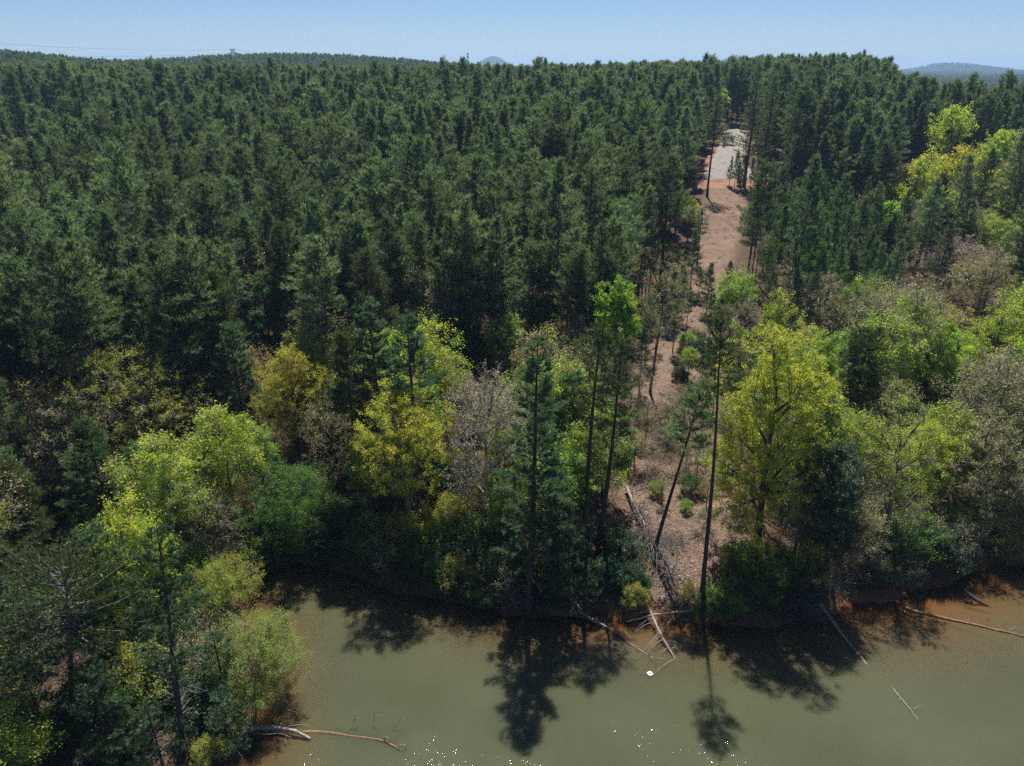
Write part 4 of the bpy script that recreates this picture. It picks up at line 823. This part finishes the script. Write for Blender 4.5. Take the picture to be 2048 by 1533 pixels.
def where(u, v):
    """how the spot lies to the nearest tree that has a label of its own"""
    best = min(NAMED, key=lambda n: (n[0] - u) ** 2 + ((n[1] + 60 - v) * .8) ** 2); du, dv = u - best[0], v - best[1]
    if abs(du) > abs(dv) * .6: rel = 'right of' if du > 0 else 'left of'
    else: rel = 'below' if dv > 0 else 'above'
    return rel + ' the ' + best[2]
ADJ = ['', 'taller ', 'lower ', 'broader ', 'narrow ', 'ragged ']
def unique_label(look, u, v):
    base = look + ' ' + where(u, v); lab = base
    lab = distinct(base, u, v)
    wd_ = lab.split()
    if len(wd_) > 16: lab = ' '.join(x for x in wd_ if x not in ('small', 'understory', 'budding', 'leafy', 'the'))
    return lab
def small(kind, u, v, sc, rz):
    p = hit(u, v); cat, look = LOOK[kind]
    nm = {'shrub': 'shrub', 'tree': 'understory_tree'}[cat]
    if 'pine' in kind: nm = 'white_pine_tree' if 'white' in kind else 'pine_tree'
    g = {'shrub': 'shrubs along the lake shore', 'tree': 'small trees of the shore belt'}[cat]
    return put(nm, unique_label(look, u, v - 60), cat, LIB[kind], (p[0], p[1], p[2] - .05), rz, sc, g)
rs = random.Random(7)
for k_, u, v, sc in (   # placed by eye along the bank and the slope
    ('dark_shrub', 1235, 1130, 1.25), ('dark_shrub', 1215, 1175, 1.0), ('dark_shrub', 1262, 1175, .8), ('green_shrub', 1285, 1190, .6), ('lime_shrub', 1262, 1205, .6),
    ('green_shrub', 880, 1165, 1.2), ('golden_shrub', 925, 1185, 1.1), ('green_shrub', 830, 1150, 1.3), ('green_shrub', 960, 1200, .9), ('lime_shrub', 905, 1150, .9), ('bare_shrub', 1000, 1195, 1.0), ('green_shrub', 1090, 1205, .8),
    ('green_shrub', 720, 1120, 1.3), ('dark_shrub', 660, 1100, 1.4), ('green_shrub', 600, 1100, 1.3), ('bare_shrub', 770, 1140, 1.1), ('dark_shrub', 790, 1120, 1.2),
    ('lime_shrub', 1480, 1160, 1.25), ('green_shrub', 1500, 1205, 1.2), ('lime_shrub', 1455, 1228, 1.0), ('lime_shrub', 1520, 1190, 1.1), ('green_shrub', 1420, 1235, .8), ('golden_shrub', 1375, 1205, .6), ('golden_shrub', 1270, 1215, .7), ('lime_shrub', 1312, 990, .45), ('lime_shrub', 1372, 1022, .35), ('green_shrub', 1382, 985, .7),
    ('green_shrub', 1560, 1170, 1.2), ('dark_shrub', 1600, 1180, 1.2), ('bare_shrub', 1640, 1195, .9), ('green_shrub', 1790, 1130, 1.2), ('green_shrub', 1830, 1110, 1.3), ('lime_shrub', 1850, 1130, .9), ('dark_shrub', 1880, 1130, 1.1), ('bare_shrub', 1720, 1160, 1.0), ('green_shrub', 1760, 1165, .8), ('bare_shrub', 1810, 1165, .8), ('bare_shrub', 1905, 1120, 1.1), ('golden_shrub', 1985, 1105, 1.2), ('golden_shrub', 2035, 1125, 1.2), ('golden_shrub', 2010, 1060, 1.3), ('bare_shrub', 1950, 1090, 1.0), ('green_shrub', 1920, 1060, 1.2),
    ('lime_shrub', 640, 1090, 1.4), ('green_shrub', 700, 1080, 1.5), ('lime_shrub', 760, 1110, 1.3), ('golden_shrub', 820, 1120, 1.3), ('lime_shrub', 880, 1120, 1.3), ('green_shrub', 930, 1110, 1.4), ('lime_shrub', 985, 1160, 1.0), ('lime_shrub', 560, 1085, 1.3), ('lime_shrub', 1110, 1190, .9), ('lime_shrub', 395, 1180, 1.2), ('lime_shrub', 440, 1300, .9), ('lime_shrub', 500, 1140, 1.0),
    ('golden_shrub', 455, 1215, .9), ('lime_shrub', 420, 1255, .8), ('lime_shrub', 470, 1420, .6), ('golden_shrub', 470, 1475, .6), ('green_shrub', 445, 1505, .5), ('lime_shrub', 400, 1330, .5), ('bare_shrub', 380, 1240, 1.0), ('bare_shrub', 250, 1330, 1.1), ('bare_shrub', 100, 1300, 1.2), ('bare_shrub', 330, 1330, .9), ('green_shrub', 110, 1490, .9), ('bare_shrub', 30, 1460, 1.0), ('bare_shrub', 60, 1220, 1.2), ('green_shrub', 240, 1510, .8), ('golden_shrub', 160, 1460, .6), ('bare_shrub', 220, 1470, .9), ('golden_shrub', 420, 1525, .6), ('bare_shrub', 480, 1150, 1.1), ('dark_shrub', 520, 1120, 1.1),
    ('golden_shrub', 1448, 930, .9), ('bare_shrub', 1405, 1060, .6), ('bare_shrub', 1310, 940, .8), ('bare_shrub', 1350, 950, .7), ('bare_shrub', 1390, 880, .8), ('dark_shrub', 1360, 760, .6), ('bare_shrub', 1300, 850, .7), ('lime_shrub', 1372, 700, .8), ('green_shrub', 1390, 690, .8), ('bare_shrub', 1425, 720, .9), ('dark_shrub', 1375, 800, .7), ('dark_shrub', 1395, 720, .9), ('bare_shrub', 1330, 900, .8), ('bare_shrub', 1280, 900, .7), ('bare_shrub', 1390, 930, .8), ('bare_shrub', 1440, 960, .9), ('bare_shrub', 1275, 840, .8), ('bare_shrub', 1365, 860, .8)):
    small(k_, u, v, sc * rs.uniform(.9, 1.1), rs.uniform(0, 6.28))

# shore belt: fills the ground between the lake and the plantation
kinds = ['green_tree', 'lime_tree', 'bare_tree', 'lime_tree', 'small_white_pine', 'olive_pine', 'green_shrub', 'dark_shrub', 'bare_shrub', 'golden_shrub', 'lime_tree', 'small_white_pine', 'lime_tree', 'green_tree']
n_belt = 0; tries = 0; taken = list(OCC)
rr = np.random.default_rng(77)
YOUNG_PX = [(1522, 470), (1570, 455), (1700, 470), (1765, 545), (1750, 690), (1600, 700), (1500, 690), (1515, 600)]
YOUNG = np.array([hit(u, v)[:2] for u, v in YOUNG_PX])
while n_belt < 430 and tries < 22000:
    tries += 1; x, y = rr.uniform(-62, 76), rr.uniform(30, 104)
    xa, ya = np.array([x]), np.array([y]); d = float(shore_d(xa, ya)[0])
    if d < 1.6 or d > 44 or poly_d(xa, ya, CLEAR)[0] > -1.2 or poly_d(xa, ya, YOUNG)[0] > -1: continue
    if poly_d(xa, ya, CLEAR)[0] > -2.9 and y > 62: continue
    if x < -18 and y < 44 and rr.random() < .35: continue
    z = ground(x, y); u, v, f = project(x, y, z)
    if not (-80 < u < 2130 and v < 1580) or (u < 125 and y > 84): continue
    if any((x - a) ** 2 + (y - b) ** 2 < (r + .55) ** 2 for a, b, r in taken): continue
    k_ = kinds[rr.integers(len(kinds))]
    if x < 24 and d > (20 if x > -20 else 17) and 'shrub' not in k_: k_ = rr.choice(['olive_pine', 'slim_pine', 'slim_pine', 'small_white_pine', 'slim_pine', 'rusty_tree', 'bare_tree'])
    if x < 24 and d <= 20 and k_ in ('olive_pine', 'bare_tree') and rr.random() < .75: k_ = rr.choice(['lime_tree', 'green_tree', 'maple_small', 'maple_small'])
    if x > 26 and k_ in ('olive_pine', 'small_white_pine'): k_ = rr.choice(['bare_tree', 'lime_tree', 'bare_tree', 'rusty_tree', 'bare_shrub'])
    if d < 4 and 'shrub' not in k_: k_ = rr.choice(['green_shrub', 'dark_shrub', 'bare_shrub', 'golden_shrub'])
    if x < -19 and y < 46 and k_ in ('lime_tree', 'green_tree'): k_ = rr.choice(['bare_tree', 'lime_shrub', 'small_white_pine', 'maple_small', 'lime_tree', 'green_shrub', 'lime_shrub'])
    sc = rr.uniform(.9, 1.6) if d > 5 else rr.uniform(.9, 1.3); cat, look = LOOK[k_]; nm = 'shrub' if cat == 'shrub' else ('white_pine_tree' if 'white' in k_ else 'pine_tree' if 'pine' in k_ else 'understory_tree')
    uu, vt, ff = project(x, y, z + (3 if cat == 'shrub' else 12 if k_ == 'olive_pine' else 15 if k_ == 'slim_pine' else 9) * sc)
    if hides(float(uu), float(vt), (1.8 if cat == 'shrub' else 2.4) * FPX / float(ff), y): continue
    put(nm, unique_label(look, float(u), float(vt)), cat, LIB[k_], (x, y, z - .05), rr.uniform(0, 6.28), sc, 'shrubs along the lake shore' if cat == 'shrub' else 'small trees of the shore belt')
    taken.append((x, y, 1.3 if cat == 'tree' else .8)); n_belt += 1

# young pines right of the clearing
YP = [pine(930 + i, 9.0 + i * .7, (1.5, 1.8, 1.3, 2.0, 1.6, 1.7)[i], (.1, .16, .22, .12, .28, .18)[i], .10, step=.36, per=6, tuft_d=7.5, k=8, ln=.38, wd=.052, m='young', dead=4, round_=(.8, .65, .9, .6, .7, .75)[i], gap=(0, .1, .05, .15, .1, 0)[i], tuft_lat=.24) for i in range(6)]
mn, mx_ = YOUNG.min(0), YOUNG.max(0); n_y = 0
for gy_ in np.arange(mn[1], mx_[1], 3.5):
    for gx_ in np.arange(mn[0], mx_[0], 3.2):
        x, y = gx_ + rr.uniform(-1.3, 1.3), gy_ + rr.uniform(-1.3, 1.3)
        if poly_d(np.array([x]), np.array([y]), YOUNG)[0] < 0 or any((x - a) ** 2 + (y - b) ** 2 < (r * .5 + .4) ** 2 for a, b, r in OCC) or n_y > 270 or rr.random() < .35: continue
        z = ground(x, y); sc = rr.uniform(.6, 1.25); u, v, _ = project(x, y, z + 10 * sc)
        look = 'thin young pine' if sc < .95 else 'young pine' if sc < 1.12 else 'tall young pine'
        put('young_pine_tree', distinct(look + ' in the thicket ' + where(float(u), float(v)), float(u), float(v)), 'young tree', YP[rr.integers(6)], (x, y, z - .05), rr.uniform(0, 6.28), sc, 'young pines right of the clearing'); n_y += 1
for u, v, k_, sc in ((1510, 560, 'bare_tree', .9), (1630, 600, 'slim_pine', .8), (1700, 560, 'slim_pine', .9), (1745, 600, 'olive_pine', 1.0), (1780, 560, 'slim_pine', 1.0), (1830, 560, 'slim_pine', 1.1), (1860, 620, 'slim_pine', .9), (1600, 520, 'golden_shrub', 1.3), (1680, 640, 'slim_pine', .8), (1730, 520, 'slim_pine', .9), (1770, 640, 'slim_pine', .8), (1650, 520, 'lime_shrub', 1.2),
    (870, 575, 'lime_tree', 1.0), (850, 540, 'golden_shrub', 1.8), (300, 575, 'green_tree', .9), (480, 480, 'rusty_tree', 1.2), (1325, 590, 'green_tree', 1.0), (1375, 480, 'lime_tree', .9), (1290, 600, 'rusty_tree', 1.0), (745, 640, 'rusty_tree', 1.0), (400, 620, 'lime_tree', .8), (90, 330, 'lime_tree', 1.0), (125, 345, 'lime_tree', .9), (560, 430, 'lime_tree', 1.2), (1455, 292, 'green_shrub', 1.1), (1447, 296, 'small_white_pine', .25),
    (1345, 705, 'slim_pine', .5), (1372, 665, 'slim_pine', .45), (1432, 695, 'slim_pine', .5), (1412, 765, 'slim_pine', .4), (1362, 640, 'slim_pine', .5), (1448, 630, 'slim_pine', .55), (1290, 720, 'slim_pine', .6), (1395, 600, 'slim_pine', .35), (1278, 780, 'slim_pine', .55), (1452, 880, 'rusty_tree', .6), (1425, 830, 'bare_tree', .6),
    (1290, 885, 'bare_tree', .5), (1334, 870, 'bare_tree', .55), (1372, 935, 'bare_tree', .45), (1268, 935, 'rusty_tree', .5), (1322, 1005, 'bare_tree', .35), (1392, 965, 'bare_tree', .5), (1352, 842, 'bare_tree', .5), (1412, 1015, 'rusty_tree', .4), (1275, 815, 'bare_tree', .55), (1375, 760, 'lime_tree', .5), (1405, 820, 'green_tree', .5), (1310, 705, 'bare_tree', .5),
    (1960, 640, 'bare_tree', 1.2), (2010, 560, 'lime_tree', 1.2), (2045, 600, 'bare_tree', 1.2), (1990, 480, 'slim_pine', 1.3), (2040, 500, 'lime_tree', 1.3), (1890, 520, 'slim_pine', 1.2), (1935, 500, 'slim_pine', 1.2), (2060, 540, 'green_tree', 1.3), (1850, 520, 'olive_pine', 1.2), (2000, 520, 'olive_pine', 1.3), (2055, 460, 'bare_tree', 1.3), (1960, 545, 'lime_tree', 1.1)):
    small(k_, u, v, sc, rs.uniform(0, 6.28))
for u, v, sc in ((1412, 590, 1.0), (1380, 540, 1.15), (1418, 640, .8), (1362, 560, .8), (1440, 600, .6), (1360, 700, .7), (1445, 640, 1.0), (1393, 450, .6), (1340, 590, 1.0), (1458, 372, .9), (1468, 378, 1.0), (1475, 372, .85), (1484, 380, 1.15), (1500, 374, .9), (1512, 372, 1.0)):
    p = hit(u, v + 40 if v > 400 else v); look = 'young pine edging the clearing'
    put('young_pine_tree', unique_label(look, u, v), 'young tree', YP[rs.randrange(6)], (p[0], p[1], p[2] - .05), rs.uniform(0, 6.28), sc * .72, 'young pines on the clearing edge')

# ================================================================== plantation
PV = [pine(950 + i, 19.5 + (i % 3), (2.8, 2.5, 3.0, 2.3, 2.8, 3.1, 2.6, 2.3)[i], (.54, .47, .62, .50, .64, .58, .46, .55)[i], .15, round_=(.5, .62, .42, .66, .42, .36, .58, .72)[i], gap=(.12, .15, .2, .1, .28, .2, .12, .15)[i], tuft_d=8.0, k=8, ln=.46, wd=.07, per=6) for i in range(8)]
PLOOK = ['full-crowned', 'pointed', 'rounded', 'narrow', 'thin-crowned', 'broad-headed', 'deep-crowned', 'spire-topped']
cand = []
sp = 4.6
for j, y in enumerate(np.concatenate([np.arange(62, 150, sp), np.arange(150, 470, 4.15)])):
    half = y * .80 + 14
    for i, x in enumerate(np.arange(-half, half, sp if y < 150 else 4.15)):
        cand.append((x + (j % 2) * sp / 2, y))
cand = np.array(cand); cand += rr.uniform(-1.5, 1.5, cand.shape)
far_c = []
for y in np.arange(470, 1500, 6.5):
    half = y * .80 + 10
    for x in np.arange(-half, half, 6.0 if y < 900 else 7.5): far_c.append((x, y))
far_c = np.array(far_c); far_c += rr.uniform(-2.2, 2.2, far_c.shape)
mt = [(x, y) for y in np.arange(1500, 3300, 22) for x in np.arange(.50 * y, .70 * y, 20)] + [(x, y) for y in np.arange(3300, 4080, 11) for x in np.arange(.49 * y, .69 * y, 13)]
mt = np.array(mt) + rr.uniform(-6, 6, (len(mt), 2))
allc = np.vstack([cand, far_c, mt]); X, Y = allc[:, 0], allc[:, 1]
d = shore_d(X, Y)
ok = (d > np.where(X < -20, 21, np.where(X > 33, 36, 24)) + 2.5 * wob(X, Y, 9))
ok &= (poly_d(X, Y, CLEAR) < -2.6) & (poly_d(X, Y, LANE) < -3.0) & ((poly_d(X, Y, YOUNG) < -1.2) | (rr.random(len(X)) < .45)) & (poly_d(X, Y, LLANE) < -1.5)
# sight gap in front of the dirt road and a few openings in the stand
u, v, f = project(X, Y, height(X, Y))
ok &= ~((u > -60) & (u < 165) & (Y > 128) & (Y < 207) & (rr.random(len(X)) < .74))
ok &= ~((u > -60) & (u < 125) & (Y > 90) & (Y < 113) & (rr.random(len(X)) < .8))
ok &= ~((u > 0) & (u < 480) & (Y < 130) & (rr.random(len(X)) < .15))
ok &= ~((wob(X, Y, 16) > 1.02) & (rr.random(len(X)) < .6))
ok &= ~(rr.random(len(X)) < .06)
hardw = (X / np.maximum(Y, 1) > .50) & (Y > 95) & (Y < 178)
ok &= ~(hardw & (rr.random(len(X)) < .55))
ok &= ~((u > 1770) & (v > 215) & (v < 470) & (Y > 100) & (Y < 175) & (rr.random(len(X)) < .6))
for a, b, r in OCC: ok &= (X - a) ** 2 + (Y - b) ** 2 > (r + .9) ** 2
X, Y = X[ok], Y[ok]; Z = height(X, Y); u, v, f = project(X, Y, Z + 18.5)
ok = np.array([not (y < 176 and hides(a, b, 2.8 * FPX / c, y)) for a, b, c, y in zip(u, v, f, Y)]); X, Y, Z, u, v, f = (q[ok] for q in (X, Y, Z, u, v, f))
vis = (u > -150) & (u < 2200); X, Y, Z, u, v, f = (q[vis] for q in (X, Y, Z, u, v, f))
Hs = rr.normal(1.0, .11, len(X)) ; Hs = 1 + (Hs - 1) * (1 - .68 * sstep(170, 300, Y)); Hs = Hs * np.where(X / Y > .28, 1.03, 1.0) * (1 - .24 * sstep(220, 560, Y)); Hs = np.clip(Hs, .68, 1.25); Ws = Hs * rr.uniform(.8, 1.2, len(X)) * (1 + .25 * sstep(400, 700, Y)) * (1 + 1.0 * sstep(1400, 2500, Y)); VI = rr.integers(0, 8, len(X)); RZ = rr.uniform(0, 6.283, len(X))
order = np.argsort(np.where((u > -20) & (u < 2068), f, 1e6)); near = order[:268]; rest = order[268:]
def zone(u_, v_, h_):
    wh = where(u_, v_) if f_ < 112 else ('in the stand left of the clearing' if 900 < u_ < 1430 else 'in the stand right of the clearing' if u_ >= 1430 else 'in the middle of the dense stand' if u_ > 450 else 'in the stand on the left')
    return wh
for i in near:
    f_ = f[i]; hgt = 'tall ' if Hs[i] > 1.1 else 'short ' if Hs[i] < .9 else ''
    lab = f'{hgt}{PLOOK[VI[i]]} plantation pine {zone(float(u[i]), float(v[i]), 0)}'
    lab = distinct(lab, float(u[i]), float(v[i]))
    put('pine_tree', lab, 'tree', PV[VI[i]], (X[i], Y[i], Z[i] - .05), RZ[i], (Ws[i], Ws[i], Hs[i]), 'plantation pines on the slope')
# the rest of the stand: one object, copies spread over its own points
FV = []
def joined(tm, cm, name):
    parts = []
    for me, off in ((tm, 0), (cm, 1)):
        n = len(me.vertices); co = np.empty(n * 3, np.float32); me.vertices.foreach_get('co', co); k = len(me.polygons); li = np.empty(len(me.loops), np.int32); me.loops.foreach_get('vertex_index', li)
        tot = np.empty(k, np.int32); me.polygons.foreach_get('loop_total', tot); mi = np.empty(k, np.int32); me.polygons.foreach_get('material_index', mi); ti = np.empty(n, np.float32); me.attributes['tint'].data.foreach_get('value', ti)
        st = np.concatenate([[0], np.cumsum(tot)[:-1]])
        for c in np.unique(tot):
            sel = tot == c; F = li[(st[sel][:, None] + np.arange(c)[None])]; parts.append((co.reshape(-1, 3), F, off, ti))
    me = make_mesh(name, parts, [tm.materials[0], cm.materials[0]]); return me
for i in range(6):
    tm, cm = pine(970 + i, 20, (2.4, 2.2, 2.7, 2.0, 2.5, 2.2)[i], (.50, .44, .56, .48, .54, .46)[i], .15, round_=(.48, .6, .42, .68, .4, .55)[i], step=.55, per=7, tuft_d=6.5, k=7, ln=.50, wd=.085, dead=4, sides=5)
    FV.append(joined(tm, cm, 'far_pine'))
for i, (mm, m2) in enumerate((('lime', 'maple'), ('bud', 'rust'), ('rust', 'pink'))):
    tm, cm = broadleaf(980 + i, 13, 3.2, 4, .15, tips=150, per_tip=14, leaf=.4, m=mm, m2=m2, frac2=.4, fine=0, lobes=9)
    FV.append(joined(tm, cm, 'far_broadleaf'))
nr = len(rest)
variant = rr.integers(0, 6, nr); bl = rr.random(nr) < np.where(Y[rest] > 1400, .45, np.where(Y[rest] > 500, .035, .022)); variant = np.where(bl, 6 + rr.integers(0, 3, nr), variant)
pm = bpy.data.meshes.new('far_pine_forest'); pm.vertices.add(nr); pm.vertices.foreach_set('co', np.stack([X[rest], Y[rest], Z[rest] - .1], 1).astype(np.float32).ravel())
for nm, typ, arr in (('variant', 'INT', variant.astype(np.int32)), ('turn', 'FLOAT', RZ[rest].astype(np.float32))):
    a = pm.attributes.new(nm, typ, 'POINT'); a.data.foreach_set('value', arr)
a = pm.attributes.new('size', 'FLOAT_VECTOR', 'POINT'); a.data.foreach_set('vector', np.stack([Ws[rest], Ws[rest], Hs[rest]], 1).astype(np.float32).ravel())
fo = tag(mobj('far_pine_forest', pm), kind='stuff')
ng = bpy.data.node_groups.new('spread_pines', 'GeometryNodeTree'); ng.interface.new_socket('Geometry', in_out='INPUT', socket_type='NodeSocketGeometry'); ng.interface.new_socket('Geometry', in_out='OUTPUT', socket_type='NodeSocketGeometry')
gi = ng.nodes.new('NodeGroupInput'); go = ng.nodes.new('NodeGroupOutput'); ip = ng.nodes.new('GeometryNodeInstanceOnPoints'); m2p = ng.nodes.new('GeometryNodeMeshToPoints'); jn = ng.nodes.new('GeometryNodeJoinGeometry')
def named(nm, typ):
    n = ng.nodes.new('GeometryNodeInputNamedAttribute'); n.data_type = typ; n.inputs['Name'].default_value = nm; return n.outputs['Attribute']
for me in reversed(FV):
    src = bpy.data.objects.new('far_pine_source', me)
    oi = ng.nodes.new('GeometryNodeObjectInfo'); oi.inputs['Object'].default_value = src; oi.inputs['As Instance'].default_value = False
    g2i = ng.nodes.new('GeometryNodeGeometryToInstance'); ng.links.new(oi.outputs['Geometry'], g2i.inputs[0]); ng.links.new(g2i.outputs[0], jn.inputs[0])
ng.links.new(gi.outputs[0], m2p.inputs['Mesh']); ng.links.new(m2p.outputs[0], ip.inputs['Points']); ng.links.new(jn.outputs[0], ip.inputs['Instance'])
ip.inputs['Pick Instance'].default_value = True; ng.links.new(named('variant', 'INT'), ip.inputs['Instance Index']); ng.links.new(named('size', 'FLOAT_VECTOR'), ip.inputs['Scale'])
cx = ng.nodes.new('ShaderNodeCombineXYZ'); ng.links.new(named('turn', 'FLOAT'), cx.inputs[2]); ng.links.new(cx.outputs[0], ip.inputs['Rotation']); ng.links.new(ip.outputs[0], go.inputs[0])
fo.modifiers.new('spread', 'NODES').node_group = ng

# ------------------------------------------------------------------ fallen leaves on the clearing and the near banks
n = 90000; mn, mx_ = CLEAR.min(0), CLEAR.max(0)
lx = rr.uniform(mn[0] - 3, mx_[0] + 3, n); ly = mn[1] - 2 + (rr.random(n) ** 1.7) * (110 - mn[1]); k1 = poly_d(lx, ly, CLEAR) > -2.5
l2x = rr.uniform(-50, 60, 14000); l2y = rr.uniform(30, 58, 14000); dd2 = shore_d(l2x, l2y); k2 = (dd2 > 1.2) & (dd2 < 14)
lx = np.concatenate([lx[k1], l2x[k2]]); ly = np.concatenate([ly[k1], l2y[k2]]); lz = height(lx, ly) + .03; kk = lz > .6; lx, ly, lz = lx[kk], ly[kk], lz[kk]
m_, t_, o_ = mat('dry_leaves'); c_ = mix_col(t_, attr(t_, 'tint'), (.055, .028, .018), (.42, .32, .26)); p_ = N(t_, 'ShaderNodeBsdfPrincipled'); p_.inputs['Roughness'].default_value = .7; t_.links.new(c_, p_.inputs['Base Color']); t_.links.new(p_.outputs[0], o_.inputs[0])
V, F = leaves(rr, np.stack([lx, ly, lz], 1), .15, 1.6, .25, .6); tag(mobj('leaf_litter', make_mesh('leaf_litter', [(V, F, 0, np.repeat(rr.random(len(lx)), 3))], [m_])), kind='stuff')
nu = 3400; ux = rr.uniform(-62, 76, nu); uy = rr.uniform(28, 100, nu); e_ = rr.random(nu) < .25; ux = np.where(e_, rr.uniform(48, 120, nu), ux); uy = np.where(e_, rr.uniform(85, 165, nu), uy); ud = shore_d(ux, uy)
kk = (ud > .6) & ((ud < 46) | e_) & (poly_d(ux, uy, CLEAR) < -.6) & ~((ux < -18) & (uy < 44) & (rr.random(nu) < .35)); ux, uy = ux[kk], uy[kk]; uz = height(ux, uy)
ur = rr.uniform(.4, 1.1, len(ux)); cw = 170; wx_ = rr.uniform(CLEAR[:, 0].min(), CLEAR[:, 0].max(), cw * 3); wy_ = rr.uniform(48, 178, cw * 3); kw_ = poly_d(wx_, wy_, CLEAR) > -.4; ux = np.concatenate([ux, wx_[kw_]]); uy = np.concatenate([uy, wy_[kw_]]); uz = height(ux, uy); ur = np.concatenate([ur, rr.uniform(.15, .45, kw_.sum())])
cnt = 26; ii = np.repeat(np.arange(len(ux)), cnt); off = rdir(rr, len(ii)) * (rr.random((len(ii), 1)) ** .5) * ur[ii][:, None]; off[:, 2] = np.abs(off[:, 2]) * .9
V, F = leaves(rr, np.stack([ux, uy, uz], 1)[ii] + off, .17, .9); tn = np.clip(rr.random(len(ux))[ii] * .7 + rr.random(len(ii)) * .3, 0, 1); mk = rr.random(len(ux))[ii]
parts = []
for a_, b_, mi in ((0, .5, 0), (.5, .72, 1), (.72, .88, 2), (.88, 1.01, 3)):
    q = (mk >= a_) & (mk < b_); Vq = V.reshape(-1, 3, 3)[q].reshape(-1, 3); parts.append((Vq, np.arange(len(Vq)).reshape(-1, 3), mi, np.repeat(tn[q], 3)))
tag(mobj('undergrowth', make_mesh('undergrowth', parts, [M['green'], M['deep'], M['rust'], M['paleg']])), kind='stuff')
nb = 3200; bx_ = rr.uniform(CLEAR[:, 0].min(), CLEAR[:, 0].max(), nb); by_ = rr.uniform(46, 165, nb); kb = (poly_d(bx_, by_, CLEAR) > -3) & (wob(bx_ + 50, by_, 7) > -.15); bx_, by_ = bx_[kb], by_[kb]
ib = np.repeat(np.arange(len(bx_)), 5); st = np.stack([bx_, by_, height(bx_, by_)], 1)[ib] + rr.normal(0, .3, (len(ib), 3)) * [1, 1, .1]; en = st + nrm(rr.normal(0, 1, (len(ib), 3)) * [1, 1, .45] + [0, 0, .35]) * rr.uniform(.3, 1.0, (len(ib), 1))
v, f = tubes(np.stack([st, en], 1), np.tile([.014, .006], (len(ib), 1)), 3); tag(mobj('dry_brush', make_mesh('dry_brush', [(v, f, 0, .5)], [M['barkd']])), kind='stuff')
ns = 30000; sx_ = rr.uniform(-40, 60, ns); sy_ = rr.uniform(20, 62, ns); sd_ = shore_d(sx_, sy_); kb = (sd_ > -.15) & (sd_ < 1.5); sx_, sy_ = sx_[kb][:900], sy_[kb][:900]; sz_ = height(sx_, sy_)
ib = np.repeat(np.arange(len(sx_)), 4); st = np.stack([sx_, sy_, sz_ + .08], 1)[ib] + rr.normal(0, .15, (len(ib), 3)) * [1, 1, .2]; dr = nrm(rr.normal(0, 1, (len(ib), 3)) * [1, .7, .35] + [0, -.6, -.1]); ll_ = rr.uniform(.25, 1.0, (len(ib), 1)); md_ = st + dr * ll_ * .5 + [0, 0, .12]; en = st + dr * ll_
v, f = tubes(bez(st, md_, en, 4), np.tile([.020, .016, .011, .005], (len(ib), 1)), 3); tag(mobj('bank_roots', make_mesh('bank_roots', [(v, f, 0, .5)], [M['barkd']])), kind='stuff')
print('TRIS', sorted(((len(me.loops) - 2 * len(me.polygons), me.name) for me in bpy.data.meshes), reverse=True)[:25])
print('belt', n_belt, 'young', n_y, 'far', nr, 'tris', sum(sum(len(p.vertices) - 2 for p in me.polygons) if False else len(me.loops) - 2 * len(me.polygons) for me in bpy.data.meshes))
